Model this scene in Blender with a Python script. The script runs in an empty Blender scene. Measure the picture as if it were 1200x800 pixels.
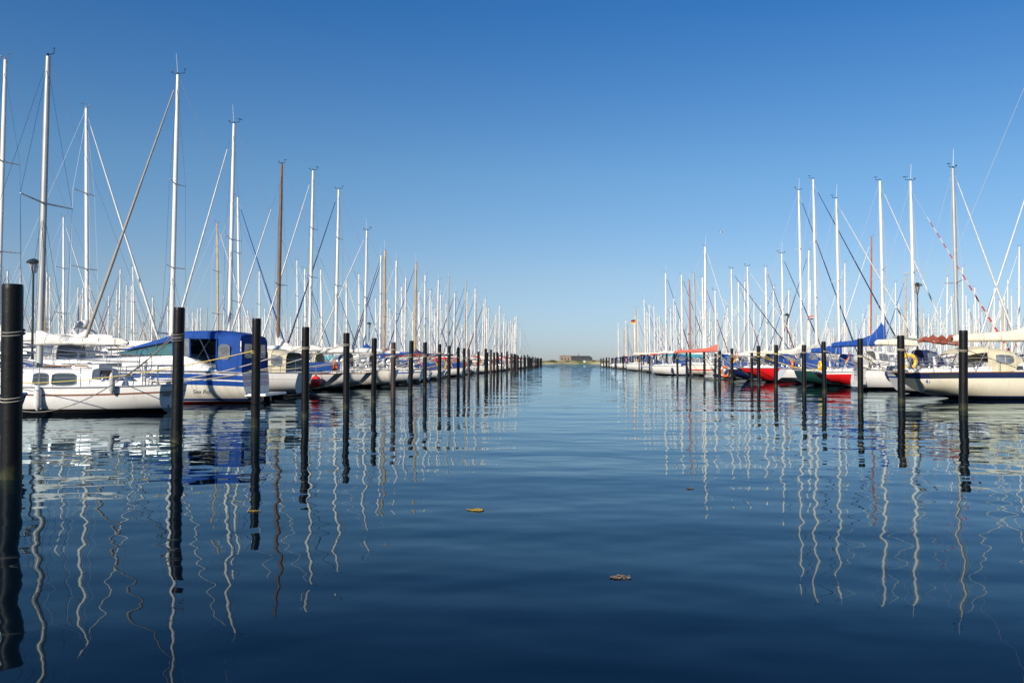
import bpy, bmesh, math, random
from mathutils import Vector, Matrix, noise
R = math.radians
rnd = random.Random(7)
scene = bpy.context.scene
COL = scene.collection

# ------------------------------------------------------------------ materials
MATS = {}
def mat(name, col, rough=.5, metal=0.0, var=.10, vscale=2.5, bump=0.0, bscale=8.0, coat=0.0, streak=0.0):
    if name in MATS: return MATS[name]
    m = bpy.data.materials.new(name); m.use_nodes = True
    nt = m.node_tree; N = nt.nodes; Lk = nt.links
    p = N['Principled BSDF']
    p.inputs['Roughness'].default_value = rough
    p.inputs['Metallic'].default_value = metal
    p.inputs['Coat Weight'].default_value = coat
    tc = N.new('ShaderNodeTexCoord'); oi = N.new('ShaderNodeObjectInfo')
    add = N.new('ShaderNodeVectorMath'); add.operation = 'ADD'
    cmb = N.new('ShaderNodeCombineXYZ'); mul = N.new('ShaderNodeMath'); mul.operation = 'MULTIPLY'; mul.inputs[1].default_value = 37.0
    Lk.new(oi.outputs['Random'], mul.inputs[0])
    for i in range(3): Lk.new(mul.outputs[0], cmb.inputs[i])
    Lk.new(tc.outputs['Object'], add.inputs[0]); Lk.new(cmb.outputs[0], add.inputs[1])
    n = N.new('ShaderNodeTexNoise'); n.inputs['Scale'].default_value = vscale; n.inputs['Detail'].default_value = 5
    Lk.new(add.outputs[0], n.inputs['Vector'])
    mr = N.new('ShaderNodeMapRange'); mr.inputs[1].default_value = .3; mr.inputs[2].default_value = .7
    mr.inputs[3].default_value = 1 - var; mr.inputs[4].default_value = 1 + var * .5
    Lk.new(n.outputs[0], mr.inputs[0])
    mx = N.new('ShaderNodeMix'); mx.data_type = 'RGBA'; mx.blend_type = 'MULTIPLY'; mx.inputs[0].default_value = 1
    mx.inputs[6].default_value = (*col, 1)
    Lk.new(mr.outputs[0], mx.inputs[7])
    out = mx.outputs[2]
    if streak > 0:      # dirt runs down the topsides
        mp = N.new('ShaderNodeMapping'); mp.inputs['Scale'].default_value = (5, 5, .5)
        Lk.new(add.outputs[0], mp.inputs[0])
        n2 = N.new('ShaderNodeTexNoise'); n2.inputs['Scale'].default_value = 2; n2.inputs['Detail'].default_value = 3
        Lk.new(mp.outputs[0], n2.inputs['Vector'])
        mr2 = N.new('ShaderNodeMapRange'); mr2.inputs[1].default_value = .55; mr2.inputs[2].default_value = .75
        mr2.inputs[3].default_value = 0; mr2.inputs[4].default_value = streak
        Lk.new(n2.outputs[0], mr2.inputs[0])
        mx2 = N.new('ShaderNodeMix'); mx2.data_type = 'RGBA'
        mx2.inputs[7].default_value = (.25, .2, .13, 1)
        Lk.new(mr2.outputs[0], mx2.inputs[0]); Lk.new(out, mx2.inputs[6]); out = mx2.outputs[2]
    Lk.new(out, p.inputs['Base Color'])
    if bump > 0:
        b = N.new('ShaderNodeBump'); b.inputs['Strength'].default_value = 1; b.inputs['Distance'].default_value = bump
        n3 = N.new('ShaderNodeTexNoise'); n3.inputs['Scale'].default_value = bscale; n3.inputs['Detail'].default_value = 4
        Lk.new(add.outputs[0], n3.inputs['Vector'])
        Lk.new(n3.outputs[0], b.inputs['Height']); Lk.new(b.outputs[0], p.inputs['Normal'])
    MATS[name] = m
    return m

GEL = dict(white=(.70, .695, .665), cream=(.76, .70, .54), ivory=(.78, .74, .64), red=(.62, .012, .015), navy=(.012, .02, .075),
           green=(.012, .055, .045), blue=(.015, .07, .30), grey=(.42, .44, .45), teak=(.20, .075, .035), black=(.015, .015, .017),
           lightblue=(.35, .52, .66), maroon=(.20, .012, .016))
def gel(c): return mat('gelcoat_' + c, GEL[c], .22, 0, .07, 1.3, coat=.3, streak=.16 if c in ('white', 'cream', 'ivory') else .03)
CLOTH = dict(blue=(.002, .055, .28), taupe=(.33, .30, .26), navy=(.012, .02, .08), white=(.66, .65, .61), cream=(.62, .56, .38), beige=(.72, .66, .52), grey=(.42, .42, .41),
             red=(.50, .03, .03), salmon=(.62, .14, .10), brown=(.24, .055, .03), maroon=(.20, .015, .02), orange=(.80, .15, .01), yellow=(.85, .50, .01),
             green=(.01, .12, .07), turquoise=(.02, .3, .38), black=(.015, .015, .015), scarlet=(.75, .03, .02))
def cloth(c): return mat('canvas_' + c, CLOTH[c], .85, 0, .16, 3.5, bump=.012, bscale=5)
def plastic(c): return mat('plastic_' + c, CLOTH[c], .4, 0, .12, 6)
ALU = lambda: mat('aluminium', (.62, .63, .63), .38, .75, .12, 3)
MASTM = dict(white=lambda: mat('mast_white', (.74, .73, .69), .38, 0, .08, 1.5), alu=lambda: mat('mast_grey', (.40, .41, .39), .42, .25, .12, 1.5),
             wood=lambda: mat('mast_varnished_wood', (.55, .36, .15), .3, 0, .25, 2, coat=.4), dark=lambda: mat('mast_dark_wood', (.16, .075, .03), .35, 0, .25, 2, coat=.3),
             rust=lambda: mat('mast_red_brown', (.38, .10, .04), .35, 0, .2, 2, coat=.3), black=lambda: mat('mast_black', (.04, .04, .045), .4, 0, .1, 2))
STEEL = lambda: mat('stainless_steel', (.62, .62, .62), .22, .95, .08, 3)
WIRE = lambda: mat('rigging_wire', (.42, .42, .42), .6, .05, .1, 3)
GLASS = lambda: mat('dark_window_glass', (.03, .04, .045), .05, 0, .2, 2, coat=.6)
TEAK = lambda: mat('teak', (.27, .13, .055), .6, 0, .25, 8)
ROPE = dict(white=lambda: mat('rope_white', (.42, .39, .31), .85, 0, .3, 14), yellow=lambda: mat('rope_yellow', (.58, .44, .09), .8, 0, .25, 14),
            blue=lambda: mat('rope_blue', (.04, .22, .5), .8, 0, .2, 14), grey=lambda: mat('rope_grey', (.20, .20, .18), .85, 0, .3, 14), red=lambda: mat('rope_red', (.5, .08, .08), .85, 0, .2, 14))
DECK = lambda: mat('deck_nonskid', (.68, .67, .62), .7, 0, .12, 4, bump=.002, bscale=60)
BLACK = lambda: mat('black_plastic', (.02, .02, .022), .45, 0, .2, 5)
VINYL = lambda: mat('clear_vinyl_window', (.17, .19, .21), .10, 0, .6, 3, coat=.5, bump=.03, bscale=3)
INK = lambda: mat('lettering_ink', (.015, .017, .03), .5, 0, .02)

# ------------------------------------------------------------------ mesh builder
class MB:
    def __init__(s): s.v = []; s.f = []; s.m = []; s.mats = []
    def mi(s, m):
        if m not in s.mats: s.mats.append(m)
        return s.mats.index(m)
    def add(s, vs, fs, m):
        o = len(s.v); k = s.mi(m)
        s.v.extend(Vector(p) for p in vs)
        for f in fs: s.f.append([i + o for i in f]); s.m.append(k)
    def loft(s, rings, m, closed=True, cap0=False, cap1=False):
        n = len(rings[0]); vs = [p for r in rings for p in r]; fs = []
        for i in range(len(rings) - 1):
            for j in range(n if closed else n - 1):
                j2 = (j + 1) % n
                fs.append([i*n + j, i*n + j2, (i+1)*n + j2, (i+1)*n + j])
        if cap0: fs.append(list(range(n)))
        if cap1: fs.append([(len(rings)-1)*n + j for j in range(n)][::-1])
        s.add(vs, fs, m)
    def tube(s, pts, r, m, n=5, flat=1.0):
        pts = [Vector(p) for p in pts]; rs = r if isinstance(r, (list, tuple)) else [r] * len(pts)
        rings = []; prev = None
        for i, p in enumerate(pts):
            d = (pts[min(i+1, len(pts)-1)] - pts[max(i-1, 0)])
            if d.length < 1e-9: d = Vector((0, 0, 1))
            d.normalize()
            ref = Vector((0, 1, 0)) if abs(d.y) < .85 else Vector((1, 0, 0))
            if prev is not None: ref = prev
            a = (ref - d * ref.dot(d)).normalized(); b = d.cross(a); prev = a
            rings.append([p + a * math.cos(2*math.pi*k/n) * rs[i] * flat + b * math.sin(2*math.pi*k/n) * rs[i] for k in range(n)])
        s.loft(rings, m, True, True, True)
    def box(s, c, d, m, rot=None, taper=1.0):
        c = Vector(c); x, y, z = d[0]/2, d[1]/2, d[2]/2
        vs = [Vector((sx*x*(taper if sz > 0 else 1), sy*y*(taper if sz > 0 else 1), sz*z)) for sz in (-1, 1) for sy in (-1, 1) for sx in (-1, 1)]
        if rot is not None: vs = [rot @ v for v in vs]
        s.add([c + v for v in vs], [(0,1,3,2), (4,6,7,5), (0,4,5,1), (2,3,7,6), (0,2,6,4), (1,5,7,3)], m)
    def lathe(s, prof, m, c=(0,0,0), n=12, rot=None):
        c = Vector(c); rings = []
        for r, z in prof:
            ring = [Vector((r*math.cos(2*math.pi*k/n), r*math.sin(2*math.pi*k/n), z)) for k in range(n)]
            if rot is not None: ring = [rot @ p for p in ring]
            rings.append([c + p for p in ring])
        s.loft(rings, m, True, True, True)
    def ell(s, c, r, m, n=10, k=6):
        prof = [(max(1e-3, math.sin(math.pi*i/k)), -math.cos(math.pi*i/k)) for i in range(k+1)]
        c = Vector(c); rings = [[c + Vector((a*math.cos(2*math.pi*j/n)*r[0], a*math.sin(2*math.pi*j/n)*r[1], b*r[2])) for j in range(n)] for a, b in prof]
        s.loft(rings, m, True, True, True)
    def build(s, name, parent=None, smooth=True, ang=40, label=None):
        me = bpy.data.meshes.new(name)
        me.from_pydata(s.v, [], s.f)
        for m in s.mats: me.materials.append(m)
        me.polygons.foreach_set('material_index', s.m)
        bm = bmesh.new(); bm.from_mesh(me)
        bmesh.ops.recalc_face_normals(bm, faces=bm.faces); bm.to_mesh(me); bm.free()
        if smooth:
            me.polygons.foreach_set('use_smooth', [True] * len(me.polygons)); me.set_sharp_from_angle(angle=R(ang))
        me.update()
        o = bpy.data.objects.new(name, me); COL.objects.link(o)
        if parent is not None: o.parent = parent
        if label: o['label'] = label
        return o

def empty(name, loc=(0,0,0), rz=0):
    o = bpy.data.objects.new(name, None); COL.objects.link(o)
    o.location = loc; o.rotation_euler = (0, 0, rz); o.empty_display_size = .3
    return o
def tag(o, label=None, cat=None, group=None, kind=None):
    if label: o['label'] = label
    if cat: o['category'] = cat
    if group: o['group'] = group
    if kind: o['kind'] = kind
    return o
def copy_tree(o, parent=None):
    c = o.copy(); COL.objects.link(c)
    if parent is not None: c.parent = parent
    for ch in list(o.children): copy_tree(ch, c)
    return c
def lerp(a, b, t): return a + (b - a) * t
def smooth(t): t = max(0, min(1, t)); return t*t*(3-2*t)

def text_mesh(name, txt, size, m, parent, matrix, shear=0.0, thick=.003):
    cu = bpy.data.curves.new(name, 'FONT'); cu.body = txt; cu.size = size; cu.extrude = thick; cu.shear = shear
    cu.align_x = 'CENTER'; cu.align_y = 'CENTER'; cu.resolution_u = 3
    t = bpy.data.objects.new(name, cu); COL.objects.link(t)
    dg = bpy.context.evaluated_depsgraph_get()
    me = bpy.data.meshes.new_from_object(t.evaluated_get(dg)); me.name = name
    bpy.data.objects.remove(t); bpy.data.curves.remove(cu)
    me.materials.clear(); me.materials.append(m)
    o = bpy.data.objects.new(name, me); COL.objects.link(o); o.parent = parent; o.matrix_local = matrix
    return o

# ------------------------------------------------------------------ hull
class Hull:
    def __init__(s, L, B, fs, fm, fb, ws=.68, tm=.42, zs_keel=.10, depth=-.4, rake_bow=1.0, rake_st=-.35, p=3.3, bowfull=2.2):
        s.__dict__.update(L=L, B=B, fs=fs, fm=fm, fb=fb, ws=ws, tm=tm, zsk=zs_keel, depth=depth, rb=rake_bow, rs=rake_st, p=p, bf=bowfull)
    def b(s, t):
        if t < s.tm: k = s.ws + (1 - s.ws) * math.sin(math.pi/2 * t / s.tm)
        else: k = 1 - ((t - s.tm) / (1 - s.tm)) ** s.bf
        return max(.012, s.B/2 * k)
    def sheer(s, t):
        return s.fm + ((s.fb - s.fm) * ((t-.4)/.6)**2 if t > .4 else (s.fs - s.fm) * ((.4-t)/.4)**2)
    def keel(s, t):
        a = lerp(s.zsk, s.depth, smooth(t / .35)); 
        return a if t < .8 else lerp(s.depth, s.depth + .25, (t-.8)/.2)
    def pt(s, t, z, side):
        zs, zk = s.sheer(t), s.keel(t); z = max(zk, min(zs, z)); v = (zs - z) / (zs - zk)
        y = s.b(t) * max(0.0, 1 - v ** s.p) ** .62
        x = s.L * t
        x -= s.rb * v * smooth((t - .55) / .45)
        x += s.rs * (1-t)**5 * v * -1
        return Vector((x, side * y, z))
    def deck(s, x): return s.sheer(max(0, min(1, x / s.L)))
    def half(s, x): return s.b(max(0, min(1, x / s.L)))
    def build(s, bands, deckm, parent, nst=15):
        """bands: [(mat, ('o', off) | ('z', z))...] from the sheer down; each value is the band's lower limit"""
        mb = MB(); ts = [i / (nst-1) for i in range(nst)]; ts = [1-(1-t)**1.25 for t in ts]
        rows = [('o', 0)]; ms = []
        for m, e in bands: rows.append(e); ms.append(m)
        def zrow(t, e): return s.sheer(t) - e[1] if e[0] == 'o' else e[1]
        grid = {}
        # subdivide rows for curvature
        full = []; fm_ = []
        for i in range(len(rows)-1):
            sub = 3 if i >= len(rows)-2 or (rows[i][0] != rows[i+1][0]) else 1
            for k in range(sub): full.append((rows[i], rows[i+1], k / sub)); fm_.append(ms[i])
        full.append((rows[-1], rows[-1], 0))
        for side in (-1, 1):
            vs = []; n = len(full)
            for t in ts:
                pz = 1e9
                for a, b_, k in full:
                    z = lerp(zrow(t, a), zrow(t, b_), k); z = min(z, pz); pz = z
                    vs.append(s.pt(t, z, side))
            for j in range(n-1):
                o = []
                for i in range(len(ts)-1): o.append([i*n+j, i*n+j+1, (i+1)*n+j+1, (i+1)*n+j])
                mb.add(vs, o, fm_[j])
            grid[side] = vs
        n = len(full)
        for j in range(n-1):
            mb.add([grid[-1][j], grid[-1][j+1], grid[1][j+1], grid[1][j]], [(0,1,2,3)], fm_[j])
        # deck with camber
        rings = []
        for t in ts:
            w = s.b(t); z = s.sheer(t); x = s.pt(t, z, 1).x
            rings.append([Vector((x, w*k, z - .02 + .05*(1-k*k)*min(1, w))) for k in (-1, -.5, 0, .5, 1)])
        mb.loft(rings, deckm, closed=False)
        # merge doubles so that shading is continuous
        o = mb.build('hull', parent)
        bm = bmesh.new(); bm.from_mesh(o.data); bmesh.ops.remove_doubles(bm, verts=bm.verts, dist=1e-4)
        bmesh.ops.dissolve_degenerate(bm, edges=bm.edges, dist=1e-5); bmesh.ops.recalc_face_normals(bm, faces=bm.faces); bm.to_mesh(o.data); bm.free()
        o.data.polygons.foreach_set('use_smooth', [True]*len(o.data.polygons)); o.data.set_sharp_from_angle(angle=R(35))
        return o
    def rail_pts(s, t0, t1, dz, n=10, inset=.02, side=1):
        out = []
        for i in range(n):
            t = lerp(t0, t1, i/(n-1)); p = s.pt(t, s.sheer(t), side); p.y = side * max(0.02, abs(p.y) - inset); p.z += dz; out.append(p)
        return out

def arch(x, w, z0, h, n=11, e=.55, w0=None):
    out = []
    for i in range(n):
        a = math.pi * i / (n-1); c, sn = math.cos(a), math.sin(a)
        out.append(Vector((x, w * math.copysign(abs(c)**e, c), z0 + h * abs(sn)**e)))
    return out

def hood(mb, prof, m, n=11, e=.5):
    """prof: [(x, halfwidth, z0, h)]"""
    mb.loft([arch(x, w, z0, h, n, e) for x, w, z0, h in prof], m, closed=False)
    for x, w, z0, h in prof: mb.tube(arch(x, w + .006, z0, h + .006, n, e), .014, m, 4)
def patch(prof, u0, u1, a0, a1, m, name, parent, e=.5, off=.012, nu=5, na=5):
    """a window laid on a hood: u along the profile (0..1), a angle (degrees)"""
    def P(u, a):
        f = u * (len(prof)-1); i = min(int(f), len(prof)-2); k = f - i
        x, w, z0, h = [lerp(prof[i][q], prof[i+1][q], k) for q in range(4)]
        c, sn = math.cos(R(a)), math.sin(R(a))
        return Vector((x, (w+off) * math.copysign(abs(c)**e, c), z0 + (h+off) * abs(sn)**e))
    mb = MB(); rings = []
    for i in range(nu):
        u = lerp(u0, u1, i/(nu-1)); sh = .12 if i in (0, nu-1) else 0
        rings.append([P(u, lerp(lerp(a0, a1, sh), lerp(a0, a1, 1-sh), j/(na-1))) for j in range(na)])
    mb.loft(rings, m, closed=False)
    return mb.build(name, parent)

# ------------------------------------------------------------------ sailing boat
def rigging_parts(root, hull, mx, H, mastm, furl, cfg, sp=None):
    L = hull.L; zd = cfg.get('mast_z', hull.deck(mx) + cfg['cabin_h'] * .9)
    rake = cfg.get('rake', .012) * H; mr = cfg.get('mr', .085)
    foot = Vector((mx, 0, zd)); top = Vector((mx - rake, 0, H))
    at = lambda k: foot.lerp(top, k)
    mb = MB(); mb.tube([foot, at(.5), at(.8), top], [mr*1.05, mr, mr*.92, mr*.68], mastm, 8, .78)
    mast = mb.build('mast', root, ang=60)
    lv = cfg.get('spreaders', [.5]); sl = cfg.get('spl', .38) * hull.B
    for k in lv:
        mb = MB(); tips = []
        for sd in (-1, 1):
            p = at(k); q = p + Vector((-.12, sd * sl * (1.0 if k < .6 else .8), .06)); mb.tube([p, q], [.035, .02], mastm, 5)
        mb.build('spreader', mast)
    gear = MB(); a = rnd.uniform(-1, 1); near = cfg.get('detail', 1) > 1; q = rnd.choice([1, .8, .6, .9]) if near else rnd.choice([.35, .5, .7]); gr = 1.0 if near else .8
    BK = BLACK() if near else mat('instrument_grey', (.2, .2, .21), .5)
    gear.tube([top + Vector((.05, 0, .03)), top + Vector((-.35*q, .03, .08))], .015*gr, BK, 4)
    gear.tube([top + Vector((-.33*q, 0, .08)), top + Vector((-.33*q, 0, .24))], .010*gr, BK, 4)
    d = Vector((math.cos(a), math.sin(a), 0)) * .16 * q
    gear.tube([top + Vector((-.33*q, 0, .24)) - d, top + Vector((-.33*q, 0, .24)) + d], [.026*gr, .007], BK, 4)
    if cfg.get('whip', rnd.random() < .5): gear.tube([top, top + Vector((.06, .05, 1.0))], [.014, .008], MASTM['white'](), 4)
    if rnd.random() < .6:
        gear.tube([top + Vector((.02, 0, -.02)), top + Vector((.28*q, .02, .10))], .012*gr, BK, 4)
        gear.ell(top + Vector((.28*q, .02, .14)), (.045*gr, .045*gr, .045*gr), BK, 6, 4)
    gear.tube([top, top + Vector((0, 0, .1))], .035, BK, 5)
    gear.build('wind_vane', mast)
    # wires
    w = MB(); W = WIRE(); r = cfg.get('wr', .006)
    fk = cfg.get('frac', .96); bow = Vector((L * cfg.get('stem', .955), 0, hull.deck(L*.97) + .12)); fs_top = at(fk) + Vector((mr, 0, 0))
    w.tube([bow, fs_top], r, W, 3)
    st = Vector((.15, 0, hull.deck(0) + .1))
    if not cfg.get('no_backstay'): w.tube([st, top], r, W, 3)
    for sd in (-1, 1):
        ch = Vector((mx - .12, sd * hull.half(mx) * .92, hull.deck(mx)))
        pts = [ch]
        for k in lv: pts.append(at(k) + Vector((-.12, sd * sl * (1.0 if k < .6 else .8), .06)))
        pts.append(at(.97)); w.tube(pts, r, W, 3)
        w.tube([ch + Vector((-.35, 0, 0)), at(lv[0] - .02)], r, W, 3)
        w.tube([ch + Vector((.3, 0, 0)), at(lv[0] - .02)], r, W, 3)
    # halyards just off the mast and topping lift
    w.tube([at(.02) + Vector((-mr - .05, .06, 0)), top + Vector((-.1, .02, 0))], r*.9, W, 3)
    w.tube([at(.03) + Vector((mr + .12, -.05, 0)), at(.93) + Vector((mr*.7, 0, 0))], r*.9, W, 3)
    w.build('rigging', root)
    if furl:
        a0 = bow.lerp(fs_top, .05); a1 = bow.lerp(fs_top, cfg.get('furl_top', .965)); fr = cfg.get('fr', .055)
        n = 12; pts = [a0.lerp(a1, i/n) for i in range(n+1)]
        rr = [fr * (1.15 - .75*(i/n)) * (1 + .08*math.sin(i*2.1)) for i in range(n+1)]; rr[0] *= .5
        mb = MB()
        if cfg.get('furl_stripe'):   # a second colour wound round the roll
            c2 = cloth(cfg['furl_stripe']); n = 26; pts = [a0.lerp(a1, i/n) for i in range(n+1)]
            for i in range(n): 
                k = i/n; mb.tube([pts[i], pts[i+1]], fr*(1.15-.75*k), c2 if i % 2 else furl, 7)
        else: mb.tube(pts, rr, furl, 7)
        fj = mb.build('furled_jib', root, ang=80)
        dr = MB(); dr.lathe([(.02, -.12), (.1, -.1), (.1, -.02), (.02, 0)], BLACK(), a0, 8); dr.build('furling_drum', fj)
    return at, zd

def boom_parts(root, at, zd, mx, cfg, covm, mastm):
    zb = cfg.get('boom_z', zd + .75); bl = cfg.get('boom', mx - .9); end = cfg.get('boom_rise', .12)
    k = (zb - zd) / (cfg['H'] - zd); p0 = at(k); p1 = Vector((mx - bl, 0, zb + end))
    mb = MB(); mb.tube([p0, p1], .06, mastm if cfg.get('boom_dark') is None else BLACK(), 7); bo = mb.build('boom', root)
    t = MB(); t.tube([p1.lerp(p0, .12), (p1.x + .15, 0, zd - .15)], .012, ROPE['white'](), 4); t.tube([p1.lerp(p0, .13), (p1.x + .25, .08, zd - .15)], .012, ROPE['white'](), 4)
    t.build('mainsheet', bo)
    if covm:
        mb = MB(); n = 16; rings = []; pk = cfg.get('peak', .75); fat = cfg.get('fat', .15); sd = rnd.random() * 50
        for i in range(n+1):
            s = i / n; c = p0.lerp(p1, s * .985 * cfg.get('cover_len', 1)) + Vector((.1*(1-s), 0, 0))
            h = fat * (1.7 - .9*s) + pk * math.exp(-s*bl/.55); w = fat * (1.0 - .45*s) * (1 - .25*math.exp(-s*bl/.4))
            if i == n: h *= .6; w *= .5
            lo = fat * .55
            ring = []
            for j in range(12):
                a = 2*math.pi*j/12; cy, sz = math.sin(a), math.cos(a)
                z = h*sz if sz > 0 else lo*sz
                nn = 1 + cfg.get('lump', .14) * noise.noise(Vector((s*bl*2.6, j*.6, sd)))
                ring.append(c + Vector((0, w * math.copysign(abs(cy)**.85, cy) * nn * (1 - .35*max(0, sz)), z * nn)))
            rings.append(ring)
        mb.loft(rings, covm, True, True, True)
        sc = mb.build('sail_cover', root, ang=70)
        tl = MB()
        for q in (.15, .32, .5, .68, .86):
            c = p0.lerp(p1, q); f = fat * (1.02 - .45*q)
            tl.tube([c + Vector((0, f*math.sin(a)*1.03, (fat*(1.75-.9*q)+pk*math.exp(-q*bl/.55) if math.cos(a) > 0 else fat*.6) * math.cos(a))) for a in [2*math.pi*i/10 for i in range(11)]], .008, ROPE['white'](), 3)
        if cfg.get('detail', 1) > 1: tl.build('sail_tie', sc)
    return p0, p1

def make_sailboat(cfg, name='sailboat'):
    g = cfg.get; root = empty(name)
    L = cfg['L']; B = g('B', L*.3); fm = g('fm', .85 + .02*(L-8))
    h = Hull(L, B, g('fs', fm+.02), fm, g('fb', fm+.42), g('ws', .68), g('tm', .42), g('zsk', .08), -.4, g('rb', 1.1), g('rs', -.3), g('p', 3.3), g('bf', 2.2))
    root_h = h; hm = gel(g('hull', 'white')); st = g('stripe'); bt = gel(g('boot', 'navy')); dt = g('detail', 1)
    cfg['cabin_h'] = ch = g('cabin_h', .42)
    so, sw = g('s_off', .14), g('s_w', .09)
    bands = []
    if st:
        if so > 0: bands.append((hm, ('o', so)))
        bands += [(gel(st), ('o', so + sw))]
    bands += [(hm, ('z', .16)), (bt, ('z', .05)), (gel(g('anti', 'black')), ('z', -.6))]
    h.build(bands, DECK(), root, 15 if dt else 11)
    if g('toe', 'alu'):
        mb = MB(); m = TEAK() if g('toe') == 'teak' else ALU()
        for sd in (-1, 1): mb.tube(h.rail_pts(0, .99, .01, 14, .0, sd), .028, m, 4)
        mb.tube([h.pt(0, h.sheer(0), -1), h.pt(0, h.sheer(0), 1)], .028, m, 4); mb.build('toe_rail', root)
    # coachroof
    xa, xf = g('cab', (L*.30, L*.74)); wf = g('cab_w', .66)
    def cring(x):
        u = (x - xa) / (xf - xa); w = h.half(x) * wf; z = h.deck(x) - .03
        hh = (ch + .03) * (1 if u < g('slope', .6) else lerp(1, .14, ((u - g('slope', .6)) / (1 - g('slope', .6)))**1.2))
        return x, w, z, hh
    mb = MB(); rings = []
    for i in range(11):
        x, w, z, hh = cring(lerp(xa, xf, i/10))
        half = [(1, 0), (.95, .72), (.90, .9), (.80, .99), (.4, 1.06)]
        ring = [Vector((x, w*a, z + hh*b)) for a, b in half] + [Vector((x, 0, z + hh*1.08))] + [Vector((x, -w*a, z + hh*b)) for a, b in reversed(half)]
        rings.append(ring)
    mb.loft(rings, gel(g('cabin', 'white')), True, True, True); cab = mb.build('cabin', root, ang=50)
    def win(x0, x1, v0, v1, sd):
        mb = MB(); n = 8; rr = []
        for i in range(n):
            s = i/(n-1); x, w, z, hh = cring(lerp(x0, x1, s)); k = (1 - abs(2*s-1)**6)*.5 + .5*(1 - abs(2*s-1)**3)*0; k = .72 + .28*(1-abs(2*s-1)**4)
            vm = (v0+v1)/2; a, b = vm - (vm-v0)*k, vm + (v1-vm)*k
            rr.append([Vector((x, sd*(w*(1-.05*v/.72) + .012), z + hh*v)) for v in (a, b)])
        mb.loft(rr, GLASS(), closed=False)
        if dt > 1: mb.tube([q[0] for q in rr] + [q[1] for q in rr[::-1]] + [rr[0][0]], .014, ALU(), 4)
        return mb.build('window', cab)
    if dt >= 0:
        wins = g('wins')
        if wins is None:
            nw = g('nwin', 2); span = (xf-xa)*.58; wins = [(xa + .25 + span*i/nw, xa + .25 + span*(i+.82)/nw) for i in range(nw)]
        for x0, x1 in wins:
            for sd in (-1, 1): win(x0, x1, g('wv', (.26, .68))[0], g('wv', (.26, .68))[1], sd)
    x, w, z, hh = cring(xa)
    mb = MB(); mb.box((xa - .02, 0, z + hh*.45), (.05, .62, hh*.95), mat('brown_washboard', (.11, .045, .02), .4, 0, .2, 6)); mb.build('companionway', root)
    mb = MB(); mb.box((xa + .45, 0, z + hh*1.09), (.9, .66, .06), gel(g('cabin', 'white')), taper=.95); mb.build('sliding_hatch', cab)
    if dt > 0:
        mb = MB(); x2 = lerp(xa, xf, .5); _, _, z2, h2 = cring(x2); mb.box((x2 + .2, 0, z2 + h2*1.08 + .02), (.5, .5, .07), GLASS(), taper=.85); mb.build('deck_hatch', cab)
        mb = MB()
        for sd in (-1, 1): mb.tube([(lerp(xa, xf, .08), sd*w*.6, z+hh*1.05), (lerp(xa, xf, .1), sd*w*.6, z+hh+.1), (lerp(xa, xf, .5), sd*h.half(x2)*wf*.6, z2+h2+.1), (lerp(xa, xf, .52), sd*h.half(x2)*wf*.6, z2+h2*1.04)], .022, TEAK() if 'teak' in (g('toe'), g('rails')) else STEEL(), 4)
        mb.build('grab_rail', cab)
    # cockpit coaming
    for sd in (-1, 1):
        mb = MB()
        pts = [(.35 + (xa-.35)*i/5, sd*(h.half(.35 + (xa-.35)*i/5)*.74)) for i in range(6)]
        rings = [[Vector((px, py-.05*sd, h.deck(px)-.03)), Vector((px, py-.04*sd, h.deck(px)+lerp(.12, .26, i/5))), Vector((px, py+.04*sd, h.deck(px)+lerp(.12, .26, i/5))), Vector((px, py+.08*sd, h.deck(px)-.03))] for i, (px, py) in enumerate(pts)]
        mb.loft(rings, gel(g('cabin', 'white')), True, True, True)
        mb.build('cockpit_coaming', root)
    if dt > 0:
        mb = MB()
        for sd in (-1, 1):
            for xw in (xa*.5, xa*.82):
                mb.lathe([(.09, 0), (.08, .08), (.06, .1), (.08, .2), (.02, .21)], STEEL(), (xw, sd*h.half(xw)*.72, h.deck(xw)+.2), 8)
        for k in range(3):
            xx = rnd.uniform(xa+.2, xf-.5); x_, w_, z_, h_ = cring(xx); mb.lathe([(.07, 0), (.06, .12), (.09, .18), (.02, .22)], STEEL(), (xx, rnd.uniform(-.4, .4)*w_, z_+h_), 7)
        mb.build('winch', root)
    # rails
    mb = MB(); S = STEEL(); rz = .62
    for dz in ((.32, .62) if dt > 0 else (.62,)):
        pts = h.rail_pts(.13, 0.01, dz, 5, .05, 1) + h.rail_pts(0.01, .13, dz, 5, .05, -1); mb.tube(pts, .016, S, 4)
        pts = h.rail_pts(.86, .985, dz, 4, .04, 1) + h.rail_pts(.985, .86, dz, 4, .04, -1); mb.tube(pts, .016, S, 4)
        for sd in (-1, 1): mb.tube(h.rail_pts(.13, .86, dz, 12, .05, sd), .006, WIRE(), 3)
    for sd in (-1, 1):
        for t in (.012, .07, .13, .3, .46, .61, .75, .86, .93):
            p = h.rail_pts(t, t, 0, 2, .05, sd)[0]; mb.tube([p, p + Vector((0, 0, .62))], .014, S, 4)
    mb.build('guard_rail', root)
    # steering gear
    if g('rudder'):
        mb = MB(); zt = h.fs + .15; mb.box((-.12, 0, zt/2 - .1), (.3, .05, zt + .3), gel(g('rudder'))); ru = mb.build('rudder', root)
        mb = MB(); mb.tube([(-.1, 0, zt), (.5, 0, zt+.2), (1.1, 0, zt+.25)], [.03, .028, .02], TEAK(), 5); mb.build('tiller', ru)
    elif dt > 0:
        mb = MB(); c = Vector((xa*.42, 0, h.fs + .72)); ring = [c + Vector((0, .42*math.cos(2*math.pi*i/16), .42*math.sin(2*math.pi*i/16))) for i in range(17)]
        mb.tube(ring, .016, S, 4)
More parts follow.
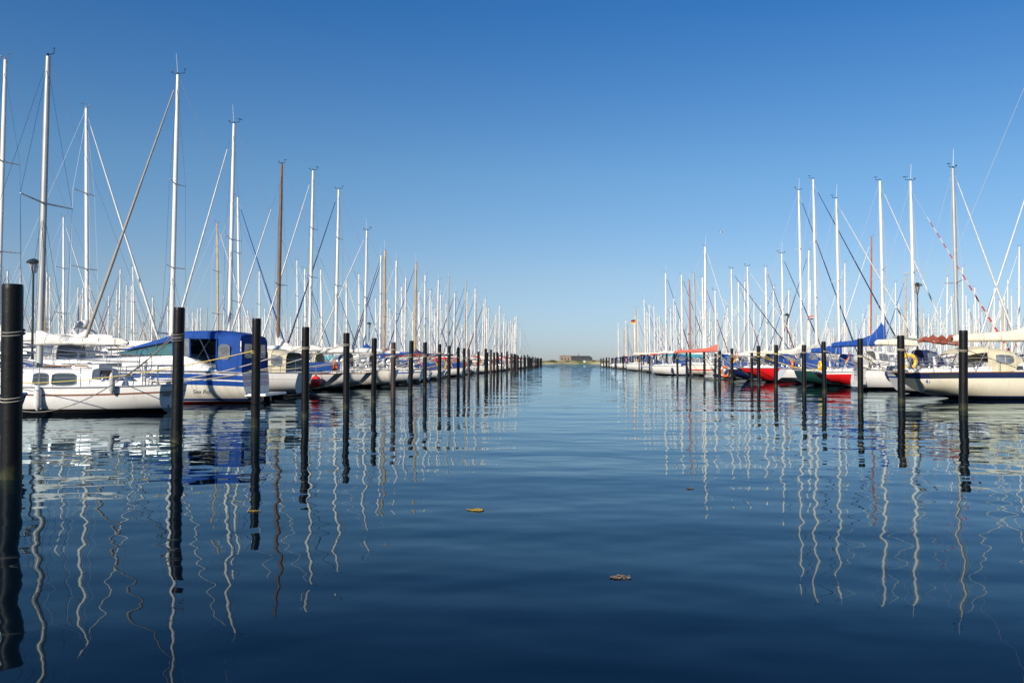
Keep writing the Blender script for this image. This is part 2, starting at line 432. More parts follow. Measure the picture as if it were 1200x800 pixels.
        for i in range(6): mb.tube([c, ring[int(i*16/6)]], .01, S, 3)
        mb.tube([c, c + Vector((.12, 0, -.9))], [.06, .1], gel('white'), 6); mb.build('steering_wheel', root)
    # spray hood
    hc = g('hood')
    if hc:
        x, w, z, hh = cring(xa + .1); z0 = h.deck(xa) + .05; ht = g('hood_h', .62)
        prof = [(xa + .95, w*.72, z0 + hh*.75, .10), (xa + .75, w*.86, z0 + hh*.5, hh*.5 + ht*.45), (xa + .45, w*.98, z0 + hh*.2, hh*.8 + ht*.85), (xa + .1, w*1.05, z0, hh + ht), (xa - .3, w*1.08, z0, hh + ht*1.02)]
        mb = MB(); hood(mb, prof, cloth(hc)); sh = mb.build('spray_hood', root, ang=60)
        if dt > 0:
            for a0, a1 in ((12, 48), (132, 168)): patch(prof, .42, .88, a0, a1, VINYL(), 'hood_window', sh)
            patch(prof, .12, .36, 62, 118, VINYL(), 'hood_window', sh)
    if g('cloths'):
        mb = MB()
        for sd in (-1, 1):
            lo = h.rail_pts(.02, .24, .06, 8, .02, sd); hi = h.rail_pts(.02, .24, .60, 8, .03, sd)
            lo2 = [p + Vector((0, -.012*sd, 0)) for p in lo]; hi2 = [p + Vector((0, -.012*sd, 0)) for p in hi]
            mb.loft([lo, hi, hi2, lo2], cloth(g('cloths')), closed=False)
        mb.build('weather_cloth', root)
    if g('hull_win'):
        for x0, x1 in g('hull_win'):
            mb = MB()
            for sd in (-1, 1):
                rr = []
                for i in range(6):
                    x = lerp(x0, x1, i/5); t = x/L; zt = h.sheer(t)
                    rr.append([h.pt(t, zt-.06, sd) + Vector((0, .012*sd, 0)), h.pt(t, zt-.2, sd) + Vector((0, .012*sd, 0))])
                mb.loft(rr, GLASS(), closed=False)
            mb.build('window', root)
    mx = cfg['mx']; mastm = MASTM[g('mast', 'white')]()
    at, zd = rigging_parts(root, h, mx, cfg['H'], mastm, cloth(cfg['furl']) if g('furl') else None, cfg)
    p0, p1 = boom_parts(root, at, zd, mx, cfg, cloth(cfg['cover']) if g('cover') else None, mastm)
    root_extra = dict(h=h, at=at, zd=zd, p0=p0, p1=p1, cring=cring, xa=xa, xf=xf, cab=cab)
    return root, root_extra

# ------------------------------------------------------------------ rows: where things stand
TILT = math.atan(24/1000)
def top_h(py, d): return 1.6 + math.tan(math.atan((400 - py)/1000) + TILT) * d
def LX(x0, d): return x0 + .0045 * (d - 12)          # the left row closes in a little with distance
def place(root, side, d, xstern, bow_out=False, s=1.0, rz=0.0):
    """side -1 left row, +1 right row; bow_out: bow towards the fairway"""
    if side < 0: rot = math.pi if not bow_out else 0
    else: rot = 0 if not bow_out else math.pi
    root.location = (xstern, d, 0); root.rotation_euler = (0, 0, rot + rz); root.scale = (s, s, s)
ORD = ['first', 'second', 'third', 'fourth', 'fifth', 'sixth', 'seventh', 'eighth', 'ninth', 'tenth', 'eleventh', 'twelfth', 'thirteenth', 'fourteenth',
       'fifteenth', 'sixteenth', 'seventeenth', 'eighteenth', 'nineteenth', 'twentieth']
SB_GROUP = 'sailing boats moored in the marina'

def wheel_ring(mb, c, r, tr, m, a0=0, a1=360, n=18, plane='xz'):
    pts = []
    for i in range(n+1):
        a = R(lerp(a0, a1, i/n)); u, v = r*math.cos(a), r*math.sin(a)
        pts.append(Vector(c) + (Vector((u, 0, v)) if plane == 'xz' else Vector((0, u, v))))
    mb.tube(pts, tr, m, 8)
def horseshoe(loc, colr, label, rz=0, r=.24):
    o = empty('horseshoe_buoy', loc, rz); mb = MB(); wheel_ring(mb, (0, 0, 0), r, .085, plastic(colr), -60, 240, 16); mb.build('float', o)
    mb = MB(); wheel_ring(mb, (0, 0, 0), r + .01, .092, plastic('white'), 84, 96, 3); mb.build('strap', o)
    return tag(o, label, 'life buoy', 'horseshoe life buoys on the stern rails')
def fender(loc, label, colr='white', r=.12, ln=.62, drop=.35, ball=False):
    o = empty('fender', loc); mb = MB(); m = plastic(colr)
    if ball: mb.ell((0, 0, 0), (r, r, r*1.08), m, 16, 10); mb.lathe([(.05, r*1.0), (.05, r*1.22), (.02, r*1.25)], plastic('navy') if colr != 'white' else m, n=8)
    else: mb.lathe([(.03, -ln/2-.05), (r*.6, -ln/2), (r*.95, -ln/2+.08), (r, -ln/2+.18), (r, ln/2-.18), (r*.95, ln/2-.08), (r*.6, ln/2), (.03, ln/2+.05)], m, n=14)
    mb.build('body', o)
    top = r*1.22 if ball else ln/2 + .04
    mb = MB(); mb.tube([(0, 0, top), (0, .03, top + drop)], .01, ROPE['white'](), 4); mb.build('lanyard', o)
    return tag(o, label, 'fender')
def flag(loc, cols, label, rz=0, w=.75, hgt=.48, pole=1.25, tilt=.35, furled=True):
    o = empty('flag', loc, rz); mb = MB(); top = Vector((-tilt, 0, pole)); mb.tube([(0, 0, 0), top], .015, TEAK(), 5); mb.build('flagstaff', o)
    mb = MB(); n = 8
    for k, c in enumerate(cols):
        rings = []
        for i in range(n+1):
            u = i/n; r0 = []
            for vv in (k/len(cols), (k+1)/len(cols)):
                if furled: p = top*.96 + Vector((-.05 - .22*u - .25*vv*u, .06*math.sin(u*9+vv*2), -hgt*vv*1.0 - u*w*.85))
                else: p = top*.97 + Vector((-w*u, .06*math.sin(u*7+vv), -hgt*vv - .12*u))
                r0.append(p)
            rings.append(r0)
        mb.loft(rings, cloth(c), closed=False)
    mb.build('flag_cloth', o)
    return tag(o, label, 'flag', 'flags flying on the boats')
GER = ('black', 'scarlet', 'yellow')
def mooring_line(a, b, label, colr='white', sag=.12, r=.016, loop=None):
    """a: at the pile, b: at the boat"""
    a, b = Vector(a), Vector(b); o = empty('mooring_line', a); n = 14; mb = MB()
    mb.tube([(b-a)*(i/n) + Vector((0, 0, -sag*4*(i/n)*(1-i/n))) for i in range(n+1)], r, ROPE[colr](), 5); mb.build('rope', o)
    if loop:
        cx, cy, rr = loop; mb = MB(); c = Vector((cx, cy, a.z)) - a
        for dz in (-.02, .025):
            mb.tube([c + Vector((rr*math.cos(2*math.pi*i/16), rr*math.sin(2*math.pi*i/16), dz + .03*math.sin(2*math.pi*i/16))) for i in range(17)], r*.75, ROPE[colr](), 5)
        mb.build('loop', o)
    return tag(o, label, 'mooring line', 'mooring lines between the piles and the boats')

# ================================================================== PILES
pile_m = mat('dark_pile', (.0055, .0055, .006), .45, 0, .35, 2.2, bump=.006, bscale=9)
def make_pile_material():
    m = pile_m; nt = m.node_tree; N = nt.nodes; Lk = nt.links; p = N['Principled BSDF']
    geo = N.new('ShaderNodeNewGeometry'); sx = N.new('ShaderNodeSeparateXYZ'); Lk.new(geo.outputs['Position'], sx.inputs[0])
    n = N.new('ShaderNodeTexNoise'); n.inputs['Scale'].default_value = 7; Lk.new(geo.outputs['Position'], n.inputs['Vector'])
    ad = N.new('ShaderNodeMath'); ad.operation = 'MULTIPLY_ADD'; ad.inputs[1].default_value = .5; Lk.new(n.outputs[0], ad.inputs[0]); Lk.new(sx.outputs[2], ad.inputs[2])
    mr = N.new('ShaderNodeMapRange'); mr.inputs[1].default_value = .25; mr.inputs[2].default_value = .5; mr.inputs[3].default_value = 1; mr.inputs[4].default_value = 0
    Lk.new(ad.outputs[0], mr.inputs[0])
    mx = N.new('ShaderNodeMix'); mx.data_type = 'RGBA'; mx.inputs[7].default_value = (.035, .038, .018, 1)
    old = p.inputs['Base Color'].links[0].from_socket
    Lk.new(mr.outputs[0], mx.inputs[0]); Lk.new(old, mx.inputs[6]); Lk.new(mx.outputs[2], p.inputs['Base Color'])
    # vertical grain and pale scuffs
    mp = N.new('ShaderNodeMapping'); mp.inputs['Scale'].default_value = (9, 9, .7); Lk.new(geo.outputs['Position'], mp.inputs[0])
    n2 = N.new('ShaderNodeTexNoise'); n2.inputs['Scale'].default_value = 3; n2.inputs['Detail'].default_value = 6; Lk.new(mp.outputs[0], n2.inputs['Vector'])
    mr2 = N.new('ShaderNodeMapRange'); mr2.inputs[1].default_value = .6; mr2.inputs[2].default_value = .8; mr2.inputs[3].default_value = 0; mr2.inputs[4].default_value = .14
    Lk.new(n2.outputs[0], mr2.inputs[0])
    mx2 = N.new('ShaderNodeMix'); mx2.data_type = 'RGBA'; mx2.inputs[7].default_value = (.12, .10, .08, 1)
    Lk.new(mr2.outputs[0], mx2.inputs[0]); Lk.new(mx.outputs[2], mx2.inputs[6]); Lk.new(mx2.outputs[2], p.inputs['Base Color'])
make_pile_material(); pile_m.node_tree.nodes['Principled BSDF'].inputs['Specular IOR Level'].default_value = .22
rust_m = mat('rusty_pile', (.035, .017, .011), .6, 0, .4, 3, bump=.006, bscale=9)
PILES = {-1: [], 1: []}
def pile_mesh(r, m, nm):
    mb = MB(); n = 18; zs = [-2.2, -.3, .4, 1.2, 2.0, 2.6, 2.655, 2.67]; rr = [1.03, 1.02, 1.0, .99, .985, .98, .96, .9]
    mb.loft([[Vector((r*k*math.cos(2*math.pi*i/n)*(1+.012*math.sin(3*i+z)), r*k*math.sin(2*math.pi*i/n), z)) for i in range(n)] for z, k in zip(zs, rr)], m, True, True, True)
    return mb
def add_pile(side, x, d, top, r=.115, m=None, first={}):
    i = len(PILES[side]); key = m.name if m else 'd'
    if key not in first: first[key] = o = pile_mesh(.115, m or pile_m, key).build('mooring_pile', None, ang=50)
    else: o = first[key].copy(); COL.objects.link(o)
    s = r/.115; o.location = (x, d, 0); o.scale = (s, s, top/2.67); o.rotation_euler = (rnd.gauss(0, .010), rnd.gauss(0, .011), rnd.uniform(0, 6))
    sd = 'left' if side < 0 else 'right'
    if i == 0: lab = 'thick black mooring pile nearest the camera at the %s edge of the water' % sd
    elif i < 20: lab = 'black mooring pile in the water, %s from the near end of the %s row' % (ORD[i], sd)
    else: lab = 'slim black mooring pile far down the %s row by the fairway' % sd
    tag(o, lab, 'mooring pile', 'mooring piles along the fairway' if i < 20 else 'far piles of the %s row' % sd)
    PILES[side].append((x, d, top, r)); return o
LP = [(15, 333, .132), (208, 360, .104), (300, 373, .104), (358, 383, .108), (406, 390, .108), (438, 396, .10), (461, 401, .10), (481, 399, .11), (498, 401, .11), (515, 403, .11), (526, 405, .11),
      (537, 407, .11), (544, 408, .11), (549.5, 409, .11)]
for k, (px, py, r) in enumerate(LP):
    d = [11.75, 16.5, 20.7, 24.8, 29.5, 33.8, 37.9, 42, 46.5, 51, 55.7, 60.8, 65, 69.5][k]
    add_pile(-1, (px - 657) * d / 1000, d, 1.6 + (424 - py) * d / 1000, r, rust_m if k in (6, 13, 16) else None)
d = 74.0
while d < 288:
    add_pile(-1, LX(-7.5, d) + rnd.gauss(0, .12), d, 2.72 + rnd.gauss(0, .14), rnd.uniform(.105, .135), rust_m if rnd.random() < .12 else None); d += 4.55 + rnd.gauss(0, .35)
RP = [(1128, 387, .145, 28.9), (1056, 393, .145, 34.0), (1008, 396.5, .125, 38.7), (966, 400, .115, 44), (942, 404, .125, 48), (909, 404, .13, 54), (889, 405, .12, 58.6), (881, 413, .10, 61),
      (858, 408, .12, 67.7), (843, 411, .125, 73), (838, 414, .11, 75.5), (825.6, 412, .12, 80.6), (809, 412.5, .12, 89.5), (804.5, 413, .11, 92), (794, 413, .12, 99), (789.5, 413.5, .12, 103)]
for px, py, r, d in RP: add_pile(1, (px - 657) * d / 1000, d, 1.6 + (424 - py) * d / 1000, r)
d = 108.0
while d < 288:
    add_pile(1, 13.4 + rnd.gauss(0, .15), d, 2.7 + rnd.gauss(0, .14), rnd.uniform(.105, .135), rust_m if rnd.random() < .12 else None); d += 4.55 + rnd.gauss(0, .35)

# ================================================================== LEFT ROW, near boats
def world(root, p): 
    return Matrix.Translation(root.location) @ Matrix.Rotation(root.rotation_euler.z, 4, 'Z') @ Matrix.Scale(root.scale[0], 4) @ Vector(p)
ROWS = {-1: [], 1: []}
def sail_at(side, d, xs, mast_px, top_px, label, bow_out=False, **kw):
    H = top_h(top_px, d); xm = (mast_px - 657) * (d + (H - 1.6) * math.sin(TILT)) / 1000
    xm += (.012 * H) * (-1 if (side < 0) != bow_out else 1)
    cfg = dict(kw); L = cfg.setdefault('L', 9.0); cfg['mx'] = abs(xm - xs); cfg['H'] = H
    cfg.setdefault('detail', 2)
    cfg.setdefault('cab', (cfg['mx'] - L*.24, cfg['mx'] + L*.22))
    root, ex = make_sailboat(cfg); place(root, side, d, xs, bow_out, rz=rnd.gauss(0, .01)); tag(root, label, 'sailboat', SB_GROUP)
    if not bow_out: ROWS[side].append((root, d, ex))
    return root, ex

# -- L0: only a sliver of this boat shows behind the nearest pile
b0, e0 = sail_at(-1, 15.9, -10.46, -330, -40, 'dark blue boat mostly outside the frame, at the left edge behind the thickest pile', L=7.6, B=2.4, fm=.95, hull='navy', boot='white', mast='alu', cover='white', cabin='white', detail=0, nwin=1)

# -- L1: small white sloop with teak rubbing strake
b1, e1 = sail_at(-1, 27.3, -12.35, 56, 66, 'small white sloop with brown rubbing strake and white boom bag, nearest in the left row', L=7.8, B=2.5, fm=.80, fs=.88, fb=1.15, ws=.74,
                 hull='white', stripe='teak', s_off=.19, s_w=.055, boot='black', cover='white', mast='alu', mr=.1, peak=.05, fat=.165, lump=.65, boom=2.85, boom_z=2.22, boom_rise=-.02, cabin_h=.57,
                 wv=(.16, .8), rails='teak', cab=(2.2, 5.4), cab_w=.70, slope=.72, wins=[(2.66, 3.42), (3.52, 4.0)], rudder=None, toe='alu', rs=-.12, zsk=-.02, spreaders=[.53], spl=.55, furl=None, wr=.007, whip=False, stem=.96)
mb = MB(); x, w, z, hh = e1['cring'](2.25)
mb.loft([[Vector((xx, yy, z + zz)) for xx, yy in ((2.2, -.4), (2.2, .4), (3.0, .34), (3.0, -.34))] for zz in (hh + .02, hh + .14)], gel('white'), True, True, True); mb.build('hatch_garage', e1['cab'])
mb = MB()
for xx in (.15, .55, .95, 1.4): mb.box((xx, 0, .96), (.09, 1.3, .03), TEAK())
mb.build('cockpit_grating', b1)
# name on the transom (faces the fairway)
text_mesh('boat_name', 'Holigm', .22, INK(), b1, Matrix.Translation((-.012, .50, .60)) @ Matrix.Rotation(R(-90), 4, 'Z') @ Matrix.Rotation(R(90), 4, 'X'), shear=.35)
mb = MB(); mb.lathe([(.001, -.01), (.05, -.01), (.05, .01), (.001, .01)], BLACK(), (-.03, .45, .22), 10, Matrix.Rotation(R(90), 3, 'Y')); mb.build('exhaust_outlet', b1)
mb = MB(); mb.tube([(.1, -.9, .9), (.1, -.9, 1.5), (.45, -.95, 1.5), (.45, -.95, .88)], .02, STEEL(), 5); mb.tube([(.1, .9, .9), (.1, .9, 1.5), (.45, .95, 1.5), (.45, .95, .88)], .02, STEEL(), 5); mb.build('stern_bracket', b1)
for t, lab, dr in ((.455, 'white sausage fender hanging amidships on the small white sloop', .3), (.60, 'white sausage fender hanging nearest the bow of the small white sloop', .3)):
    p = world(b1, e1['h'].pt(t, .42, 1)); f = fender((p.x, p.y - .10, .50), lab, 'white', .105, .66, .22)
p = world(b1, (1.35, 1.12, 1.05)); fender((p.x, p.y - .1, .95), 'grey fender stowed upright on the stern quarter of the small white sloop', 'grey', .085, .55, .1)

# -- L2: sport cruiser with blue canopy
def motor_cruiser():
    root = empty('motor_cruiser'); L = 9.4; B = 3.15
    h = Hull(L, B, 1.18, 1.28, 1.72, ws=.93, tm=.35, zs_keel=-.15, depth=-.4, rake_bow=1.7, rake_st=.12, p=3.2, bowfull=2.4)
    W = gel('white'); BL = gel('blue')
    h.build([(W, ('o', .10)), (BL, ('o', .285)), (gel('ivory'), ('o', .335)), (BL, ('o', .52)), (gel('ivory'), ('z', .2)), (BL, ('z', .12)), (gel('white'), ('z', .08)), (gel('red'), ('z', .0)), (gel('black'), ('z', -.6))], DECK(), root, 17)
    # raised foredeck with side windows
    mb = MB(); rings = []
    for i in range(13):
        u = i/12; x = lerp(.8, 8.9, u); w = h.half(x)*(.975-.08*u); z = h.deck(x)-.04
        hh = .05 + .68*smooth(u/.19) * (1 - u**1.7*.93)
        half = [(1, 0), (.985, .5), (.95, .88), (.8, .99), (.35, 1.02)]
        rings.append([Vector((x, w*a, z+hh*b)) for a, b in half] + [Vector((x, 0, z+hh*1.03))] + [Vector((x, -w*a, z+hh*b)) for a, b in reversed(half)])
    mb.loft(rings, W, True, True, True); fd = mb.build('foredeck', root, ang=50)
    for sd in (-1, 1):
        mb = MB(); rr = []
        for i in range(9):
            u = i/8; x = lerp(4.6, 7.2, u); uu = (x-.8)/8.1; w = h.half(x)*(.975-.08*uu); z = h.deck(x)-.04; hh = .05+.68*(1-uu**1.7*.93)
            k = 1 - .75*u
            rr.append([Vector((x, sd*(w*(1-.03*v)+.012), z+hh*v)) for v in (.42-.1*k, .42+.16*k)])
        mb.loft(rr, GLASS(), closed=False); mb.build('window', fd)
    # windscreen
    prof = [(4.9, 1.16, 1.9, .08), (4.1, 1.29, 1.88, .26), (3.3, 1.38, 1.86, .5), (2.65, 1.41, 1.84, .70)]
    mb = MB(); hood(mb, prof, mat('green_windscreen', (.05, .13, .13), .04, 0, .2, 2, coat=.8), 13, .45); ws = mb.build('windscreen', root, ang=60)
    mb = MB()
    for q in (0, 3): mb.tube(arch(prof[q][0], prof[q][1]+.01, prof[q][2], prof[q][3]+.01, 13, .45), .025, STEEL(), 5)
    for a in (38, 90, 142):
        mb.tube([Vector((x, (w+.012)*math.copysign(abs(math.cos(R(a)))**.45, math.cos(R(a))), z0+(hh+.012)*math.sin(R(a))**.45)) for x, w, z0, hh in prof], .022, STEEL(), 5)
    mb.build('frame', ws)
    # canopy: roof over the whole cockpit, full side panels aft, an open side in the middle
    cb = cloth('blue'); e = .33
    roof = [(4.6, 1.25, 2.04, .06), (4.0, 1.32, 2.15, .13), (3.3, 1.39, 2.28, .20), (2.65, 1.43, 2.40, .30), (2.2, 1.45, 2.48, .32), (1.0, 1.46, 2.48, .34), (.93, 1.46, 1.98, .84), (.5, 1.45, 1.96, .80), (.10, 1.42, 1.92, .74)]
    mb = MB(); rr = [arch(x, w, z0, hh, 15, e) for x, w, z0, hh in roof]
    mb.loft(rr, cb, closed=False); can = mb.build('canopy', root, ang=60)
    side = [(.96, 1.47, 1.22, .74), (.7, 1.48, 1.22, .72), (.4, 1.46, 1.2, .72), (.02, 1.44, 1.18, .72)]
    for sd in (-1, 1):
        mb = MB(); mb.loft([[Vector((x, sd*w, z0-.02)), Vector((x, sd*(w+.02), z0+hh*.5)), Vector((x, sd*(w-.01), z0+hh+.1))] for x, w, z0, hh in side], cb, closed=False)
        pnl = mb.build('side_panel', can)
        mb = MB(); rr = []
        for i in range(7):
            u = i/6; x = lerp(.9, .46, u); k = 1-abs(2*u-1)**4*.35
            rr.append([Vector((x, sd*1.502, 1.98-.3*k)), Vector((x, sd*1.502, 1.98+.3*k))])
        mb.loft(rr, VINYL(), closed=False); mb.build('window', can)
        mb = MB(); rr = [[Vector((x, sd*w, a)), Vector((x, sd*w, b))] for x, w, a, b in ((2.62, 1.44, 1.86, 2.42), (2.3, 1.455, 1.84, 2.48), (2.0, 1.465, 1.80, 2.5))]
        mb.loft(rr, VINYL(), closed=False); mb.build('window', can)
        mb = MB(); mb.tube([(1.98, sd*1.475, 1.8), (2.0, sd*1.465, 2.52)], .035, cb, 5); mb.tube([(2.64, sd*1.45, 1.86), (2.65, sd*1.44, 2.44)], .035, cb, 5); mb.tube([(.97, sd*1.48, 1.3), (.97, sd*1.47, 2.5)], .03, cb, 5); mb.build('edge_strip', can)
    mb = MB(); mb.loft([[Vector((.05, y, z)) for y in (-1.44, -.7, 0, .7, 1.44)] for z in (1.18, 2.0, 2.45)] + [[Vector((.1, y, 2.62)) for y in (-1.3, -.65, 0, .65, 1.3)]], cb, closed=False); mb.build('rear_panel', can)
    for y in (-.72, .72):
        mb = MB(); mb.loft([[Vector((.03, y-.42, 1.75)), Vector((.03, y-.46, 2.0)), Vector((.03, y-.4, 2.3))], [Vector((.03, y+.42, 1.75)), Vector((.03, y+.46, 2.0)), Vector((.03, y+.4, 2.3))]], VINYL(), closed=False); mb.build('window', can)
    # folded side flap, cockpit contents
    mb = MB(); mb.box((1.65, -.75, 1.35), (.55, .5, .5), gel('ivory')); mb.box((1.4, -.75, 1.82), (.14, .5, .6), mat('dark_seat_cover', (.05, .03, .025), .7)); mb.ell((1.4, -.75, 2.2), (.12, .16, .14), mat('dark_seat_cover', (.05, .03, .025), .7)); mb.build('helm_seat', root)
    mb = MB(); mb.box((2.6, -.7, 1.6), (.5, 1.0, .6), BLACK()); mb.build('dashboard', root)
    mb = MB(); mb.box((1.0, 0, 1.26), (1.4, 2.5, .2), gel('ivory'), taper=.96); mb.build('seat', root)
    mb = MB()
    for sd in (-1, 1): mb.tube([(1.1, sd*1.4, 1.3), (1.7, sd*1.42, 2.6)], .018, STEEL(), 4); mb.tube([(1.9, sd*1.4, 1.5), (1.15, sd*1.42, 2.6)], .018, STEEL(), 4)
    mb.build('canopy_frame', root)
    # rubbing strake, bathing platform, stern drives
    mb = MB()
    for sd in (-1, 1): mb.tube(h.rail_pts(0, .995, -.005, 20, -.015, sd), .035, ALU(), 5)
    mb.build('rubbing_strake', root)
    mb = MB(); mb.box((-.42, 0, .34), (.8, 2.5, .09), W, taper=.97); mb.build('bathing_platform', root)
    for y in (-.55, .55):
        mb = MB(); mb.box((-.28, y, .05), (.3, .22, .35), BLACK(), taper=.8); mb.tube([(-.45, y, .02), (-.62, y, -.1)], [.1, .07], BLACK(), 8); mb.build('stern_drive', root)
    # bow rail
    mb = MB()
    for dz in (.35, .62):
        mb.tube(h.rail_pts(.42, .985, dz, 12, .06, 1) + h.rail_pts(.985, .42, dz, 12, .06, -1), .016, STEEL(), 4)
    for sd in (-1, 1):
        for t in (.42, .55, .68, .8, .9): 
            p = h.rail_pts(t, t, 0, 2, .06, sd)[0]; mb.tube([p, p+Vector((0, 0, .62))], .014, STEEL(), 4)
    mb.build('bow_rail', root)
    # lettering wrapped onto the side facing the camera (local +y after the half turn)
    def side_text(nm, txt, size, m, x0, z0, shear=0.0):
        o = text_mesh(nm, txt, size, m, root, Matrix.Identity(4), shear, .0)
        for v in o.data.vertices:
            u, w_ = v.co.x, v.co.y; x, z = x0 - u, z0 + w_; v.co = (x, h.pt(x/L, z, 1).y + .007, z)
    side_text('lettering', 'BOSSKEY ELEMENTS', .15, INK(), 1.0, 1.005)
    side_text('maker_script', 'Sea Ray', .22, mat('grey_lettering', (.16, .17, .16), .5), 1.55, .47, .4)
    return root, h
m2, h2 = motor_cruiser(); place(m2, -1, 33.9, -12.1); tag(m2, 'white motor cruiser with blue hull stripes under a royal blue canopy', 'motorboat')
ROWS[-1].append((m2, 33.9, dict(h=h2)))

# -- L3 .. L8
b3, e3 = sail_at(-1, 40.2, -12.0, 209, 88, 'grey white sloop with a cream cockpit tent, behind the blue motor cruiser', L=11.2, B=3.5, fm=1.12, fs=1.08, fb=1.6, hull='white', stripe='grey', s_off=.26, s_w=.03,
                 boot='black', mast='white', cover='beige', furl='taupe', furl_top=.985, fr=.075, peak=.7, fat=.17, hood=None, cabin_h=.4, cab=(3.6, 8.6), spreaders=[.33, .62], spl=.3, boom=4.4, wr=.008, mr=.1, whip=True)
prof = [(4.3, 1.0, 1.4, .3), (3.8, 1.2, 1.15, 1.0), (3.2, 1.34, 1.12, 1.12), (2.2, 1.38, 1.1, 1.12), (1.2, 1.34, 1.1, 1.08), (.55, 1.26, 1.08, .95)]
mb = MB(); hood(mb, prof, cloth('cream'), 13, .36); ten = mb.build('cockpit_tent', b3, ang=60)
for u0, u1 in ((.30, .46), (.54, .74), (.80, .95)):
    for a0, a1 in ((2, 30), (150, 178)): patch(prof, u0, u1, a0, a1, VINYL(), 'tent_window', ten, e=.36)
b4, e4 = sail_at(-1, 45.3, -11.75, 274.5, 145, 'white sloop with blue cockpit canopy and a red ball fender at its stern', L=9.6, B=3.0, fm=.95, ws=.62, zsk=.28, rs=-.75, hull='white', stripe='grey', s_off=.12, s_w=.03,
                 boot='black', mast='white', cover='white', furl='white', furl_top=.93, fr=.06, peak=.95, fat=.2, hood='blue', hood_h=.8, cabin_h=.45, cloths='blue', toe='teak', spreaders=[.52], wr=.008, mr=.095, whip=True)
p = world(b4, (.85, e4['h'].half(.85), .62)); fender((p.x, p.y - .25, .60), 'red ball fender hanging on the quarter of a white sloop', 'scarlet', .27, 0, .45, True)
p = world(b4, (.08, .5, 1.35)); horseshoe((p.x, p.y, p.z), 'orange', 'orange horseshoe buoy on the stern rail above the red ball fender', R(90))
b5, e5 = sail_at(-1, 50.4, -11.3, 330, 192, 'white sloop with a varnished dark wooden mast and white sail cover', L=9.2, B=2.9, fm=.92, ws=.6, zsk=.25, rs=-.6, hull='white', boot='black', mast='dark', mr=.105, cover='white', furl='white', peak=.9, fat=.2,
                 hood='cream', cabin_h=.45, toe='teak', spreaders=[.40], wr=.008, furl_top=.86, frac=.9)
b6, e6 = sail_at(-1, 55.4, -10.7, 367, 200, 'white sloop with a grey spray hood and long white boom cover lettered in blue', L=9.6, B=3.1, fm=1.05, hull='ivory', boot='navy', mast='white', cover='white', furl='white', peak=.25, fat=.21, hood='grey', cabin_h=.4, wr=.009, mr=.095, spreaders=[.45, .7])
zz = (e6['p0'].z + e6['p1'].z)/2
text_mesh('lettering', 'Lec', .42, mat('blue_lettering', (.01, .08, .4), .6), b6, Matrix.Translation((e6['p0'].x*.45 + e6['p1'].x*.55, .215, zz+.1)) @ Matrix.Rotation(math.pi, 4, 'Z') @ Matrix.Rotation(R(80), 4, 'X'))
b7, e7 = sail_at(-1, 61, -10.6, 397, 222, 'white sloop with blue stripe and red ensign colours at its stern, behind the ropes', L=9.8, B=3.1, fm=1.0, hull='white', stripe='blue', boot='navy', mast='white', cover='white', furl='navy', peak=.7, hood='grey', wr=.009, mr=.095, spreaders=[.45, .72])
b8, e8 = sail_at(-1, 66, -10.6, 430, 270, 'white sloop with a bright blue peaked sail cover in the middle of the left row', L=9.2, B=2.9, fm=.98, hull='white', stripe='navy', boot='maroon', mast='white', cover='blue', furl='white', peak=1.1, hood='white', wr=.009, mr=.09)
p = world(b7, (.1, -.9, 1.0)); flag(p, ('scarlet', 'white', 'scarlet'), 'red and white flag drooping at the stern of a white sloop with a blue stripe', math.pi)

# ================================================================== RIGHT ROW, near boats
r1, f1 = sail_at(1, 37.7, 15.1, 1218, 60, 'large cream sloop with a navy sheer band, beige boom cover and cream bimini', L=11.4, B=3.5, fm=1.16, fs=1.12, fb=1.65, ws=.66, zsk=.24, rs=-.85, hull='cream', stripe='navy', s_off=0, s_w=.24, boot='navy',
                 mast='alu', cover='beige', furl='white', peak=1.3, fat=.24, lump=.05, boom=4.25, boom_z=2.62, boom_rise=.0, boom_dark=1, cabin_h=.42, hood=None, cab=(3.3, 8.2), hull_win=[(.55, 2.0), (5.6, 7.6)], spreaders=[.36, .66], wr=.009, mr=.11, toe='teak')
prof = [(4.75, 1.0, 1.5, .3), (4.4, 1.15, 1.25, .82), (3.9, 1.25, 1.15, 1.03), (3.15, 1.3, 1.15, 1.08)]
mb = MB(); hood(mb, prof, cloth('cream'), 13, .42); hd = mb.build('spray_hood', r1, ang=60)
for a0, a1 in ((5, 28), (152, 175)): patch(prof, .4, .85, a0, a1, VINYL(), 'hood_window', hd, e=.42)
prof = [(3.15, 1.25, 2.0, .25), (2.8, 1.32, 1.98, .25), (2.45, 1.3, 1.92, .22), (2.2, 1.25, 1.85, .12)]
mb = MB(); hood(mb, prof, cloth('cream'), 13, .5); bi = mb.build('bimini', r1, ang=60)
mb = MB()
for sd in (-1, 1):
    mb.tube([(2.6, sd*1.3, 1.2), (2.3, sd*1.27, 1.9)], .018, STEEL(), 4); mb.tube([(2.6, sd*1.3, 1.2), (3.05, sd*1.26, 2.05)], .018, STEEL(), 4)
mb.build('frame', bi)
text_mesh('lettering', 'Co', .42, mat('red_lettering', (.6, .05, .03), .6), r1, Matrix.Translation((f1['p0'].x - .75, -.2, 2.95)) @ Matrix.Rotation(R(90), 4, 'X'))
text_mesh('hull_number', '41', .22, mat('blue_lettering', (.01, .08, .4), .6), r1, Matrix.Translation(f1['h'].pt(.028, .78, -1) + Vector((0, -.02, 0))) @ Matrix.Rotation(R(90), 4, 'X'))
p = world(r1, (1.6, 1.0, 1.9)); 
